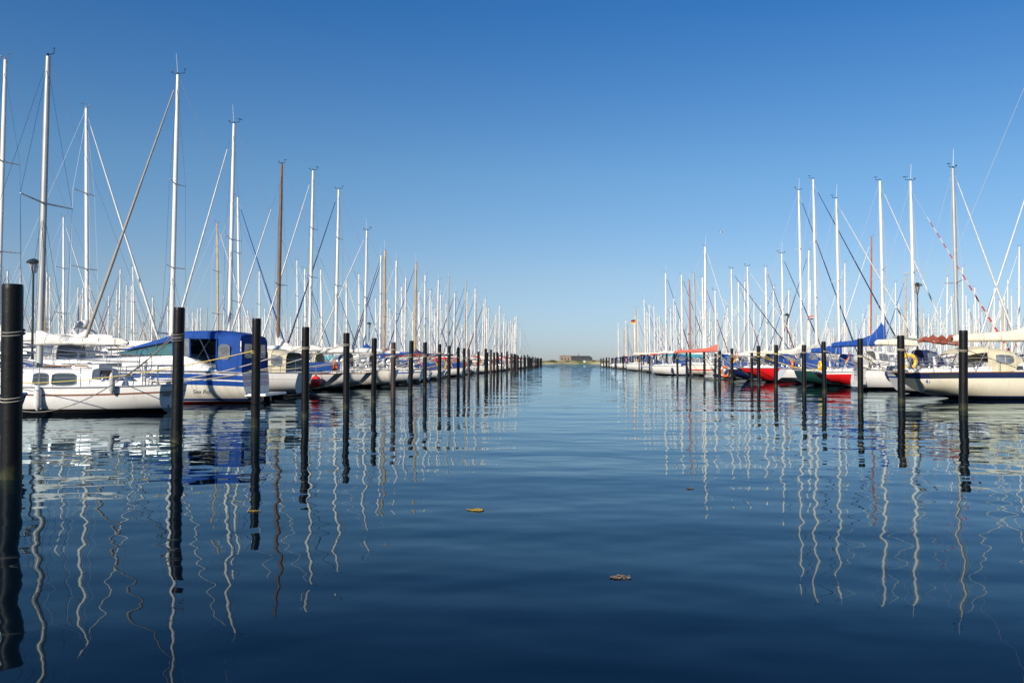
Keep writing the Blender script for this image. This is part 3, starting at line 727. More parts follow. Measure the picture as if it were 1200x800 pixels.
r2, f2 = sail_at(1, 43.3, 16.9, 1117, 197, 'white sloop with a loose red brown sail bundled on its boom, behind the cream sloop', L=7.0, B=2.6, fm=1.0, hull='white', stripe='blue', boot='navy', mast='alu', cover='brown', cover_len=.62, furl='white', peak=.1, fat=.16, lump=1.7, boom=3.3, boom_z=2.5, boom_rise=.38, hood='navy', hood_h=.7, cab=(1.5, 4.6), wr=.008, mr=.1, spreaders=[.42])
p = world(r1, (.1, .2, 1.62)); horseshoe((p.x + .35, p.y + .2, p.z + .0), 'yellow', 'yellow horseshoe buoy on the stern rail of the cream sloop', 0, .3)
r3, f3 = sail_at(1, 50, 17.5, 1067, 212, 'white sloop with pale grey boom cover and a navy ball fender at its stern', L=9.6, B=3.1, fm=1.1, rs=.3, zsk=-.1, ws=.75, hull='white', boot='black', mast='white', cover='beige', furl='red', furl_stripe='white', furl_top=.86, frac=.93, fr=.05, peak=.25, fat=.22, lump=.06, hood='white', wr=.009, mr=.1, spreaders=[.5], boom_z=2.6)
p = world(r3, (1.15, -f3['h'].half(1.15), .95)); fender((p.x, p.y - .27, .95), 'navy blue ball fender hanging on the side of a white sloop', 'navy', .27, 0, .5, True)
mb = MB(); mb.lathe([(.02, -.55), (.28, -.52), (.3, -.4), (.3, .4), (.28, .52), (.02, .55)], plastic('white'), (.35, .9, 1.75), 12, Matrix.Rotation(R(90), 3, 'X'));
mb.box((.35, .9, 1.38), (.3, .9, .12), STEEL()); mb.build('life_raft_canister', r3)
def outboard(parent, loc, c='grey'):
    mb = MB(); x, y, z = loc; mb.box((x-.12, y, z+.35), (.5, .26, .3), plastic(c), taper=.8); mb.box((x-.12, y, z+.12), (.4, .26, .16), plastic('white')); mb.box((x-.1, y, z-.4), (.16, .1, .9), plastic('grey'), taper=.9); mb.box((x-.18, y, z-.85), (.34, .05, .16), plastic('grey')); return mb.build('outboard_motor', parent)
outboard(r3, (0, -1.1, 1.25))
mb = MB()
for y in (.15, .5): mb.tube([(-.12, y, .3), (-.1, y, 1.3)], .018, STEEL(), 4)
for z in (.35, .6, .85, 1.1): mb.tube([(-.12, .15, z), (-.12, .5, z)], .018, STEEL(), 4)
mb.build('ladder', r3)
r4, f4 = sail_at(1, 54.6, 16.35, 1031, 212, 'red hulled sloop with white deck and a high peaked royal blue sail cover', L=9.6, B=3.0, fm=.98, fs=.95, ws=.6, zsk=.3, rs=-.75, hull='red', stripe='white', s_off=0, s_w=.13, boot='white', mast='white', cover='blue', furl='white', peak=1.5, fat=.22, hood='blue', wr=.009, mr=.1, spreaders=[.52], boom_z=2.75, boom_rise=-.1)
p = world(r4, (.1, -.5, 1.35)); horseshoe((p.x, p.y, p.z), 'yellow', 'yellow horseshoe buoy on the stern rail of the red hulled sloop', R(90))
p = world(r3, (.15, 1.0, 1.1)); flag(p, GER, 'German ensign drooping between the red hulled sloop and a dark pile', 0)
r5, f5 = sail_at(1, 58.8, 16.3, 980, 233, 'dark green hulled sloop with royal blue sail cover', L=9.4, B=3.0, fm=1.1, fs=1.12, ws=.66, zsk=.15, rs=-.3, hull='green', stripe='white', s_off=0, s_w=.12, boot='black', mast='white', cover='blue', furl='white', peak=.6, fat=.22, hood='blue', wr=.009, mr=.09, spreaders=[.5], cloths='blue')
r6, f6 = sail_at(1, 63.6, 16.6, 953, 210, 'white sloop with blue boot stripe, blue weather cloths and a pale grey sail cover', L=9.8, B=3.2, fm=1.05, ws=.66, zsk=.2, rs=.5, hull='white', boot='blue', anti='blue', mast='white', cover='grey', furl='navy', peak=.7, fat=.22, hood='blue', wr=.009, mr=.095, cloths='blue', spreaders=[.36, .66])
p = world(r6, (.3, -1.2, 1.4)); horseshoe((p.x, p.y, p.z), 'orange', 'orange horseshoe buoy on the rail above blue weather cloths', R(90))
r7, f7 = sail_at(1, 69, 14.3, 936, 223, 'red hulled sloop with a long raked counter, flags at its stern', L=10.4, B=3.0, fm=1.1, ws=.55, zsk=.45, rs=-1.1, hull='red', boot='black', mast='white', cover='beige', furl='navy', peak=.8, hood='navy', wr=.009, mr=.095, spreaders=[.36, .66])
p = world(r7, (.2, -.3, 1.15)); flag(p, GER, 'German ensign on a staff at the stern of the red sloop with the long counter', 0, 1.1, .7, 1.5)
p = world(r7, (.6, 1.3, 1.15)); flag(p, ('yellow', 'scarlet', 'yellow'), 'red and yellow flag drooping beside the German ensign on the red sloop', 0)
r8, f8 = sail_at(1, 74.3, 14.5, 916, 297, 'navy hulled sloop with a navy spray hood beside the red sloop', L=9.2, B=3.0, fm=.95, ws=.6, zsk=.3, rs=-.7, hull='navy', boot='white', mast='white', cover='white', furl='navy', peak=.4, hood='navy', wr=.009)
r9, f9 = sail_at(1, 80, 15.0, 876, 312, 'white sloop with bright blue canopy and an orange lifebuoy ring at its stern', L=9.0, B=3.0, fm=1.0, hull='white', boot='white', mast='white', cover='white', furl='white', peak=.4, hood='blue', hood_h=.8, cloths='blue', wr=.009)
p = world(r9, (-.25, -.5, .72)); o = empty('lifebuoy_ring', (p.x + .35, p.y - 1.2, .72), 0); mb = MB(); wheel_ring(mb, (0, 0, 0), .42, .11, plastic('orange')); mb.build('ring', o)
mb = MB()
for a in (45, 135, 225, 315): wheel_ring(mb, (0, 0, 0), .42, .116, plastic('white'), a-8, a+8, 2)
mb.build('band', o); tag(o, 'orange lifebuoy ring hanging at the stern of a white sloop with blue canopy', 'lifebuoy')
r10, f10 = sail_at(1, 85, 15.2, 857, 315, 'white sloop with a small inflatable dinghy floating under its stern', L=9.0, B=3.0, fm=.95, hull='white', boot='navy', mast='white', cover='white', furl='navy', peak=.4, hood='white', wr=.009)
def dinghy(loc, rz):
    o = empty('inflatable_dinghy', loc, rz); mb = MB(); m = plastic('grey')
    pts = [(-1.2, -.55, .2), (.4, -.55, .2), (.9, -.4, .24), (1.2, 0, .3), (.9, .4, .24), (.4, .55, .2), (-1.2, .55, .2)]
    mb.tube(pts, [.1, .2, .2, .19, .2, .2, .1], m, 9); mb.build('tube', o, ang=80); mb = MB(); mb.box((-.2, 0, .1), (1.9, .9, .06), plastic('grey')); mb.box((-1.0, 0, .3), (.06, .95, .35), plastic('navy')); mb.build('floor_board', o)
    mb = MB(); mb.box((0, 0, .36), (.22, 1.05, .04), TEAK()); mb.build('thwart', o)
    return tag(o, 'small grey inflatable dinghy afloat behind the piles of the right row', 'dinghy')
dinghy((14.3, 79.6, 0), R(100))
r11, f11 = sail_at(1, 97, 14.6, 838, 340, 'white motor sailer with red stripes and a long salmon red sail cover', L=11.5, B=3.5, fm=1.25, fb=1.8, hull='ivory', stripe='red', s_off=.5, s_w=.14, boot='red', mast='white', cover='salmon', furl='white', peak=.6, fat=.22, lump=.05, boom=4.9, boom_z=2.85, boom_rise=-.15, cabin_h=.7, cab=(2.8, 8.8), hood=None, wr=.01, mr=.1, nwin=4)

# ================================================================== the rest of the rows: prototypes and copies
PROTO = []
def proto(**kw):
    cfg = dict(detail=1, wr=.012, mr=.115); cfg.update(kw)
    root, ex = make_sailboat(cfg); root['_cover'] = cfg.get('cover') or ''; root['_hood'] = cfg.get('hood') or ''; root['_mast'] = cfg.get('mast', 'white'); root['_H'] = cfg['H']; root['_mx'] = cfg['mx']; root['_L'] = cfg['L']
    root.location = (0, -500, 0); PROTO.append((root, ex)); return root
proto(L=9.0, mx=5.2, H=12.2, cover='white', hood='blue', furl='white', hull='white', boot='navy', peak=.6, spreaders=[.52])
proto(L=9.6, mx=5.5, H=13.6, cover='blue', hood='blue', furl='blue', hull='white', stripe='navy', boot='navy', peak=1.0, spreaders=[.36, .66])
proto(L=8.4, mx=4.9, H=10.9, cover='navy', hood='navy', furl='white', hull='white', stripe='red', boot='black', peak=.8, spreaders=[.5], cloths='navy')
proto(L=10.4, mx=6.0, H=14.6, cover='beige', hood='grey', furl='white', hull='ivory', boot='blue', peak=.9, spreaders=[.36, .66], hull_win=[(5.0, 6.6)])
proto(L=8.8, mx=5.0, H=11.8, cover='red', hood='white', furl='maroon', hull='white', stripe='blue', boot='blue', peak=1.1, spreaders=[.5], mast='white')
proto(L=9.2, mx=5.2, H=12.6, cover='white', hood='cream', furl='navy', hull='navy', stripe='white', s_off=0, s_w=.12, boot='white', peak=.5, spreaders=[.5])
proto(L=8.6, mx=5.0, H=11.6, cover='blue', hood=None, furl='white', hull='white', boot='black', peak=.9, mast='wood', mr=.11, toe='teak', spreaders=[.42], cabin_h=.5, cloths='blue')
proto(L=9.0, mx=5.2, H=12.4, cover='white', hood='navy', furl='blue', hull='white', boot='red', peak=.4, mast='alu', spreaders=[.52])
def far_proto(**kw): return proto(detail=0, **kw)
NP = len(PROTO)
far_proto(L=9.2, mx=5.3, H=12.6, cover='white', hood='blue', furl='white', hull='white', boot='navy', wr=.014, spreaders=[.5])
far_proto(L=9.8, mx=5.6, H=14.0, cover='blue', hood=None, furl='white', hull='white', boot='navy', wr=.014, spreaders=[.36, .66])
far_proto(L=8.8, mx=5.1, H=11.2, cover='grey', hood='navy', furl='navy', hull='ivory', boot='blue', wr=.014, spreaders=[.5])
far_proto(L=9.0, mx=5.2, H=12.0, cover='navy', hood=None, furl='white', hull='white', boot='black', mast='white', mr=.11, wr=.014, spreaders=[.5])
far_proto(L=9.4, mx=5.4, H=13.2, cover='white', hood='grey', furl='blue', hull='white', boot='black', mast='alu', wr=.014, spreaders=[.5])
PB = len(PROTO); proto(L=9.4, mx=5.4, H=13.0, cover='white', hood='grey', furl='white', hull='white', boot='navy', peak=.5, spreaders=[.36, .66], wr=.0055, mr=.085, fr=.055, B=2.9)
used = set(); SEEN = {}
def recolour(root, part, m):
    for ch in root.children:
        if ch.name.split('.')[0] == part:
            ch.material_slots[0].link = 'OBJECT'; ch.material_slots[0].material = m
MNAME = dict(white='white', alu='grey', wood='varnished wooden', dark='dark wooden', rust='red brown', black='black')
def stern_gear(side, d, xs, s, out, ordinal):
    sdn = 'left' if side < 0 else 'right'; L_ = -1 if side < 0 else 1      # stern towards the fairway
    wh = 'of the %s' % ordinal if ordinal else 'far down the %s row' % sdn
    def q(o):
        if not ordinal: o['group'] = 'alike: ' + o['label']
    if rnd.random() < .55:
        c = rnd.choice(['orange', 'yellow', 'orange', 'white']); q(horseshoe((xs + L_*.12*s, d + rnd.uniform(-.8, .8)*s, 1.38*s), c, '%s horseshoe buoy on the stern rail %s' % (c, wh), R(90)))
    if rnd.random() < .4:
        c = rnd.choice([GER, GER, GER, ('scarlet', 'white', 'scarlet')]); q(flag((xs + L_*.05*s, d + rnd.uniform(-.9, .9)*s, .98*s), c, '%s ensign drooping at the stern %s' % ('German' if c is GER else 'red and white', wh), 0 if side > 0 else math.pi, .8, .55, 1.3))
    if rnd.random() < .6:
        c, b_ = rnd.choice([('white', 0), ('white', 0), ('navy', 0), ('orange', 1), ('scarlet', 1)]); r_ = .2 if b_ else .11
        q(fender((xs + L_*rnd.uniform(.9, 2.2)*s, d - (1.22 + r_)*s, .62), '%s %s fender on the near side %s' % (c if c != 'scarlet' else 'red', 'ball' if b_ else 'sausage', wh), c, r_, .6, .35, bool(b_)))
def put(k, side, d, xm, H, bow_out, lab_tail, cover=None, mast=None, furl=None, ordinal=None):
    tail_row = 'row' in lab_tail
    src, ex = PROTO[k]
    if k in used: r = copy_tree(src)
    else: r = src; used.add(k)
    s = max(.78, min(1.38, H / src['_H'])); mx = src['_mx'] * s
    out = (side < 0) == bool(bow_out)          # boat's +x points to world +x
    xs = xm - mx if out else xm + mx
    r.location = (xs, d, 0); r.rotation_euler = (0, rnd.gauss(0, .007), (0 if out else math.pi) + rnd.gauss(0, .015)); r.scale = (s, s, s * (H / src['_H'] / s) ** .5)
    cv = cover or src['_cover']; ms = mast or src['_mast']
    if cover: recolour(r, 'sail_cover', cloth(cover))
    if mast: recolour(r, 'mast', MASTM[mast]())
    if furl: recolour(r, 'furled_jib', cloth(furl))
    hl = {5: 'navy hulled', 3: 'ivory', NP+2: 'ivory'}.get(k, 'white')
    lab = '%s sloop with %s mast and %s cover, %s' % (hl, MNAME[ms], cv, lab_tail)
    if ordinal: lab = '%s sloop with %s sail cover, %s' % (hl, cv, ordinal)
    grp = SB_GROUP if ordinal else 'alike: ' + lab.replace(',', '')
    tag(r, lab, 'sailboat', grp)
    if not bow_out and d < 175 and tail_row: stern_gear(side, d, xs, s, out, ordinal)
    return r, xs, s, ex
CV = ['white', 'blue', 'blue', 'navy', 'white', 'beige', 'red', 'grey', 'white', 'turquoise', 'maroon']
FU = ['white', 'white', 'white', 'navy', 'blue', 'maroon', 'cream', 'white', 'blue']
# left row A beyond the near boats
fixed = {76: (450, 293, 'wood'), 91: (486, 308, 'wood'), 118: (525, 325, 'alu'), 157: (558, 342, 'wood'), 71: (445, 300, 'white'), 81: (463, 305, 'white'), 86: (474, 331, 'white'), 96: (497, 322, 'white'), 101: (504, 340, 'white'), 106.5: (512, 328, 'white'), 112: (516, 345, 'white')}
ds = [71, 76, 81, 86, 91, 96, 101, 106.5, 112, 118]; d = 123.0
while d < 286: ds.append(d); d += 4.75
n_left = len(ROWS[-1])
for i, d in enumerate(ds):
    if i > 10 and rnd.random() < .05: continue
    f = next((fixed[k] for k in fixed if abs(k - d) < 1.2), None)
    xm = LX(-15.9, d) + rnd.gauss(0, .55); H = max(10.2, min(16.5, rnd.gauss(12.9, 1.3))); ms = 'white' if rnd.random() < .88 else 'alu'
    if f: xm = (f[0] - 657)*d/1000; H = top_h(f[1], d); ms = f[2]
    if d > 255: H += 1.5
    k = rnd.choice([6] if ms in ('wood', 'dark') else [0, 1, 2, 3, 4, 7, 0, 1, 5]) if d < 190 else NP + rnd.randrange(5)
    cv = rnd.choice(CV)
    if abs(d-101) < 2 or abs(d-96) < 2: cv = 'red'
    oi = n_left + i
    put(k, -1, d, xm, H, False, 'far down the left row' if d < 200 else 'at the left row end', cv, ms, rnd.choice(FU),
        '%s boat in the left row' % ORD[oi] if oi < 20 else None)
# right row A
fr = {90: (899, 313, 'white'), 104: (822, 288, 'white'), 109: (866, 330, 'white'), 115: (825, 325, 'white'), 125: (809.5, 328, 'rust'), 130: (800, 322, 'white'), 150: (781, 317, 'white'), 213: (746, 360, 'wood')}
ds = [90.5, 103, 109, 115, 120, 125, 130]; d = 135.0
while d < 286: ds.append(d); d += 4.8
n_right = len(ROWS[1])
for i, d in enumerate(ds):
    if i > 8 and rnd.random() < .08: continue
    f = next((fr[k] for k in fr if abs(k - d) < 1.6), None)
    xm = 19.3 + rnd.gauss(0, .6); H = max(9.6, min(15.5, rnd.gauss(12.3, 1.5))); ms = 'white' if rnd.random() < .82 else rnd.choice(['alu', 'wood', 'dark'])
    if f: 
        xm = max(17.5, min(24, (f[0] - 657)*d/1000)); H = top_h(f[1], d); ms = f[2]
    k = rnd.choice([6] if ms in ('wood', 'rust', 'dark') else [0, 1, 2, 3, 4, 7, 2 if d < 160 else 5, 4]) if d < 190 else NP + rnd.randrange(5)
    oi = n_right + i
    put(k, 1, d, xm, H, False, 'far down the right row' if d < 200 else 'at the right row end', rnd.choice(CV), ms, rnd.choice(FU),
        '%s boat in the right row' % ORD[oi] if oi < 20 else None)
# row B: on the far side of each jetty, bows towards the fairway
lb = [(44, 2, 70, 'white', 'white'), (52, 107, 128, 'white', 'white'), (61, 78, 255, 'white', 'white'), (66, 160, 330, 'white', 'white'), (70, 258, 262, 'wood', 'white'), (75, 283, 232, 'white', 'blue'), (80, 305, 318, 'white', 'white'), (88, 350, 305, 'white', 'white')]
FIXB = {(-1, 44): 'sloop whose tall white mast stands at the very left edge of the frame', (-1, 52): 'tall sloop whose white furled jib slopes down to the blue motor cruiser',
        (-1, 61): 'sloop with a thin mast between the two tallest masts on the left', (-1, 66): 'low masted sloop behind the small white sloop', (-1, 70): 'yawl with a brown wooden mast behind the blue canopy', (-1, 75): 'tall sloop with a blue furled jib behind the blue canopy',
        (-1, 80): 'sloop behind the wooden masted boats with its bow to the fairway', (-1, 88): 'white sloop behind the cream cockpit tent, bow to the fairway'}
for d, px, py, ms, fu in lb:
    r, xs, s, ex = put(PB, -1, d, (px-657)*(d + (top_h(py, d)-1.6)*.024)/1000, top_h(py, d), d != 44, '', 'white', ms, fu, 'x')
    r['label'] = FIXB[(-1, d)]
d = 93.5
while d < 284:
    if rnd.random() > .08: put(NP + rnd.randrange(5), -1, d, LX(-28.2, d) + rnd.gauss(0, .8), max(9.5, rnd.gauss(12.6, 1.6)), True, 'behind the left jetty', rnd.choice(CV), None, rnd.choice(FU))
    d += 5.1
rb = [(56, 1212, 180, 'white', 'white', 'white sloop at the right edge whose furled jib slopes to the left'), (62, 1192, 292, 'white', 'white', 'white sloop behind the beige boom cover at the right edge'), (68, 1127, 325, 'white', 'white', 'white sloop with a short mast behind the boat with the red brown sail'),
      (73, 1108, 340, 'white', 'white', 'sloop behind the street lamp and the cream sloop'), (79, 1060, 330, 'wood', 'blue', 'sloop with a varnished mast behind the navy ball fender'), (85, 1048, 338, 'white', 'white', 'white sloop behind the peaked blue sail cover'), (90, 1019, 278, 'rust', 'white', 'sloop with a red brown mast behind the red hulled boat'), (95, 989, 308, 'white', 'white', 'white sloop behind the dark green hull')]
for d, px, py, ms, fu, lab in rb:
    r, xs, s, ex = put(PB, 1, d, (px-657)*(d + (top_h(py, d)-1.6)*.024)/1000, top_h(py, d), True, '', 'white', ms, fu, 'x'); r['label'] = lab
d = 101.0
while d < 284:
    if rnd.random() > .1: put(NP + rnd.randrange(5), 1, d, 31.8 + rnd.gauss(0, .8), max(9.5, rnd.gauss(12.4, 1.6)), True, 'behind the right jetty', rnd.choice(CV), None, rnd.choice(FU))
    d += 5.2
# the next jetties further out
for side, xj, d0, step in ((-1, -69, 106, 5.6), (-1, -82, 127, 6.2), (-1, -122, 190, 9), (1, 72, 134, 5.7), (1, 85, 158, 6.5), (1, 124, 232, 9)):
    d = d0
    while d < 284:
        put(NP + rnd.randrange(5), side, d, xj + rnd.gauss(0, 1.2), max(9.5, rnd.gauss(12.8, 2.0)), rnd.random() < .5, 'on the outer %s jetties' % ('left' if side < 0 else 'right'), None, None, None)
        d += step * rnd.uniform(.8, 1.2)
def far_mass():
    mb = MB(); r2 = random.Random(41); W = gel('white'); cols = [cloth(c) for c in ('white', 'blue', 'navy', 'beige', 'red', 'white', 'grey')]; fur = [cloth(c) for c in ('white', 'white', 'blue', 'navy', 'white', 'cream')]
    M1, M2, M3 = MASTM['white'](), MASTM['alu'](), MASTM['wood'](); S = STEEL()
    spots = []
    for side, xs_, dlo, dhi, n in ((-1, (-74.5, -76.5), 112, 284, 0), (-1, (-69, -82), 110, 284, 34), (-1, (-108, -116, -135, -150), 150, 330, 64), (-1, (-38, -45, -52), 300, 340, 6), (1, (72, 85), 138, 284, 28), (1, (100, 110, 126, 142), 185, 330, 60)):
        for _ in range(n): spots.append((r2.choice(xs_) + r2.gauss(0, .8), r2.uniform(dlo, dhi)))
    for x, d in spots:
        f = r2.choice((-1, 1)); L = r2.uniform(7.6, 10.5); H = max(9.2, r2.gauss(12.6, 1.7)); m = r2.choice([M1, M1, M1, M1, M2, M3]); X = lambda t: x + f*(t-.55)*L
        rings = []
        for t, w, k in ((0, 1.0, .12), (.3, 1.4, -.3), (.55, 1.45, -.3), (.8, .85, -.3), (1, .03, .2)):
            z = .95 + .45*t*t; rings.append([Vector((X(t), d+a*w, b)) for a, b in ((-1, z), (-.9, .45), (-.45, k), (.45, k), (.9, .45), (1, z))])
        mb.loft(rings, gel(r2.choice(['white', 'white', 'white', 'navy', 'ivory'])), True, True, True)
        mb.loft([[Vector((X(t), d+a*w, 1.0+b)) for a, b in ((-1, 0), (-.85, h_), (.85, h_), (1, 0))] for t, w, h_ in ((.3, .95, .5), (.6, .9, .5), (.74, .6, .15))], W, True, True, True)
        xm = X(.55); rk = -f*.012*H; ly = r2.gauss(0, .05)
        mb.tube([(xm, d, 1.3), (xm+rk*.5, d+ly, H*.5), (xm+rk, d+2*ly, H)], [.12, .115, .08], m, 6)
        for q in r2.choice(((.52,), (.38, .68))): mb.tube([(xm+rk*q, d-1.0, H*q), (xm+rk*q, d, H*q+.04), (xm+rk*q, d+1.0, H*q)], .03, m, 4)
        a0, a1 = Vector((X(.96), d, 1.5)), Vector((xm+rk, d, H*.96)); mb.tube([a0.lerp(a1, .04), a0.lerp(a1, .5), a0.lerp(a1, .93)], [.07, .05, .02], r2.choice(fur), 5); mb.tube([a0, a1], .014, WIRE(), 3); mb.tube([(X(.02), d, 1.0), a1], .014, WIRE(), 3)
        for sd_ in (-1, 1): mb.tube([(xm, d+1.3*sd_, 1.1), (xm+rk*.5, d+1.0*sd_, H*.52), (xm+rk, d, H*.97)], .013, WIRE(), 3)
        bx = xm - f*L*.42; mb.tube([(xm, d, 2.5), (xm-f*.4, d, 2.42), (bx, d, 2.3)], [.26, .2, .1], r2.choice(cols), 6)
        if r2.random() < .6: mb.loft([arch(xm - f*q, w, 1.1, h_, 7) for q, w, h_ in ((1.3, .85, .5), (1.9, .95, 1.0), (2.5, .95, 1.0))], r2.choice(cols), closed=False)
    o = mb.build('distant_sailboats', None); tag(o, 'crowd of distant white sailboats and masts beyond the outer jetties', None, None, 'stuff')
far_mass()
for k, (r, ex) in enumerate(PROTO):
    if k not in used:
        for ch in list(r.children_recursive): bpy.data.objects.remove(ch)
        bpy.data.objects.remove(r)
    else:
        pass
for o in list(bpy.data.objects):
    for key in ('_cover', '_hood', '_mast', '_H', '_mx', '_L'):
        if key in o: del o[key]

# -- flybridge motor yachts behind the left jetty
def flybridge(loc, rz, label, domes=True):
    o = empty('motor_yacht', loc, rz); h = Hull(12, 4.0, 1.5, 1.6, 2.3, ws=.92, tm=.35, zs_keel=-.1, rake_bow=2.2, rake_st=.1, p=3.2, bowfull=2.4); W = gel('white')
    h.build([(W, ('o', .3)), (gel('navy'), ('o', .4)), (W, ('z', .2)), (gel('navy'), ('z', .08)), (gel('black'), ('z', -.6))], DECK(), o, 15)
    def block(nm, x0, x1, w, z0, z1, sl0, sl1, m, par): 
        mb = MB(); mb.loft([[Vector((x0+sl0*k, -w*(1-.1*k), z)), Vector((x0+sl0*k, w*(1-.1*k), z)), Vector((x1-sl1*k, w*(1-.25*k), z)), Vector((x1-sl1*k, -w*(1-.25*k), z))] for k, z in ((0, z0), (.5, (z0+z1)/2), (1, z1))], m, True, True, True)
        return mb.build(nm, par, ang=25)
    c = block('saloon', 2.2, 8.4, 1.6, 1.4, 3.0, .1, 1.8, W, o); block('window', 2.6, 8.15, 1.64, 2.0, 2.62, .1, .9, GLASS(), c)
    block('flybridge', 1.0, 6.4, 1.6, 3.02, 3.2, 0, .1, W, o); block('flybridge_coaming', 2.2, 6.0, 1.45, 3.203, 3.62, .3, .9, W, o)
    mb = MB()
    for sd in (-1, 1): mb.tube([(1.6, sd*1.4, 3.2), (2.3, sd*1.3, 4.1), (2.4, sd*.9, 4.25)], [.14, .1, .09], W, 6)
    mb.tube([(2.4, -.95, 4.25), (2.4, .95, 4.25)], .1, W, 6); ar = mb.build('radar_arch', o)
    if domes:
        for y, r in ((-.5, .3), (.25, .24), (.75, .17)):
            mb = MB(); mb.lathe([(r*.7, 4.33), (r, 4.33+r*.5), (r*.98, 4.33+r), (r*.7, 4.33+r*1.5), (.02, 4.33+r*1.75)], plastic('white'), (2.4, y, 0), 14); mb.build('radar_dome', ar, ang=80)
    mb = MB()
    for y in (-.9, .9): mb.tube([(2.4, y, 4.3), (2.1, y, 6.2)], [.015, .008], plastic('white'), 4)
    mb.build('aerial', ar)
    mb = MB(); mb.tube(h.rail_pts(.4, .985, .7, 12, .06, 1) + h.rail_pts(.985, .4, .7, 12, .06, -1), .02, STEEL(), 4); mb.build('bow_rail', o)
    o.scale = (.82, .82, .82); return tag(o, label, 'motor yacht')
flybridge((-24.9, 47.9, 0), R(182), 'white motor yacht with radar domes behind the boom of the small white sloop')
flybridge((-24.4, 56.6, 0), R(180), 'white motor yacht with open flybridge behind the end of the white boom bag', False)

# ================================================================== mooring lines, pairs of lines from piles to sterns
def nearest_piles(side, d):
    ps = PILES[side]; lo = max((p for p in ps if p[1] < d), key=lambda p: p[1], default=None); hi = min((p for p in ps if p[1] > d), key=lambda p: p[1], default=None)
    return lo, hi
cnt = {-1: 0, 1: 0}
for side in (-1, 1):
    for root, d, ex in ROWS[side]:
        if root is b0: continue
        h = ex['h']; lo, hi = nearest_piles(side, d)
        for pl, sgn, wh in ((lo, -1, 'near'), (hi, 1, 'far')):
            if pl is None: continue
            ly = -sgn if side < 0 else sgn
            q = world(root, (.25, ly*h.half(.25)*.86, h.deck(.25)+.08)); a = (pl[0] + (-pl[3] if side < 0 else pl[3]), pl[1], min(pl[2]-.3, rnd.uniform(1.85, 2.25)))
            c = rnd.choice(['white', 'white', 'white', 'grey', 'yellow'] if d > 45 else ['white'])
            cnt[side] += 1
            mooring_line(a, q, '%s rope from %s pile to stern of the %s boat in %s row' % ({'white': 'off white', 'grey': 'grey', 'yellow': 'yellow'}[c], wh, ORD[ROWS[side].index((root, d, ex)) - (1 if side < 0 else 0)], 'left' if side < 0 else 'right'),
                         c, rnd.uniform(.08, .3), .017 if d < 60 else .022, (pl[0], pl[1], pl[3]*1.06))
P2 = PILES[-1]
q = world(b1, (4.9, 1.2, .95)); p = P2[2]; mooring_line((p[0]-p[3], p[1], 1.86), q, 'yellow rope from the third left pile to the side of the small white sloop', 'yellow', .22, .012, (p[0], p[1], p[3]*1.08))
q = world(b1, (1.3, 1.15, 1.05)); p = P2[1]; mooring_line((p[0]-p[3], p[1], 2.12), q, 'grey doubled rope from the second left pile to the winch of the small white sloop', 'grey', .15, .013, (p[0], p[1], p[3]*1.08))
q = world(b1, (4.2, 1.2, .12)); p = P2[1]; mooring_line((p[0]-p[3], p[1], 2.05), q, 'long slack grey rope falling to the waterline of the small white sloop', 'grey', .5, .012, (p[0], p[1], p[3]*1.1))
q = world(b0, (.3, -.9, 1.1)); p = P2[0]; mooring_line((p[0]-p[3], p[1], 2.0), q, 'dark rope looped round the nearest left pile', 'grey', .15, .015, (p[0], p[1], p[3]*1.06))
mooring_line((p[0]-p[3], p[1], 1.1), world(b0, (.3, .9, 1.0)), 'thin pale rope low on the nearest left pile', 'white', .1, .01, (p[0], p[1], p[3]*1.06))
p = PILES[1][0]; q = world(r1, (2.0, -1.5, .1)); mooring_line((p[0]+p[3], p[1], 2.0), (22.5, 34.5, .05), 'taut pale rope from the nearest right pile down into the water', 'white', .05, .014, (p[0], p[1], p[3]*1.07))

# ================================================================== jetties and lamps
def jetty(x0, x1, d0, d1, label):
    o = empty('jetty', ((x0[0]+x0[1])/2, d0, 0)); base = o.location.copy(); m = mat('jetty_planks', (.32, .27, .21), .8, 0, .3, 5)
    mb = MB(); vs = []
    for (xa, xb), dd in ((x0, d0), (x1, d1)):
        for z in (.45, .62): vs += [Vector((xa, dd, z)) - base, Vector((xb, dd, z)) - base]
    mb.add(vs, [(0,1,3,2), (4,6,7,5), (0,4,5,1), (2,3,7,6), (0,2,6,4), (1,5,7,3)], m); mb.build('walkway', o)
    mb = MB(); n = int((d1-d0)/9)
    for i in range(n+1):
        k = i/max(1, n); c = lerp(sum(x0)/2, sum(x1)/2, k); 
        for e in (-.7, .7): mb.tube([Vector((c+e, lerp(d0+.5, d1-.5, k), -2)) - base, Vector((c+e, lerp(d0+.5, d1-.5, k), .447)) - base], .13, pile_m, 8)
    mb.build('support', o)
    return tag(o, label, 'jetty', 'wooden jetties behind the boats')
jetty((LX(-23.3, 26), LX(-21.5, 26)), (LX(-23.3, 290), LX(-21.5, 290)), 22, 290, 'long wooden jetty behind the left row of boats')
jetty((25.9, 27.7), (25.9, 27.7), 30, 290, 'long wooden jetty behind the right row of boats')
jetty((-76.5, -74.5), (-76.5, -74.5), 95, 290, 'outer wooden jetty among the masts on the left')
jetty((78, 80), (78, 80), 120, 290, 'outer wooden jetty among the masts on the right')
lampm = mat('lamp_dark_green', (.02, .03, .03), .5)
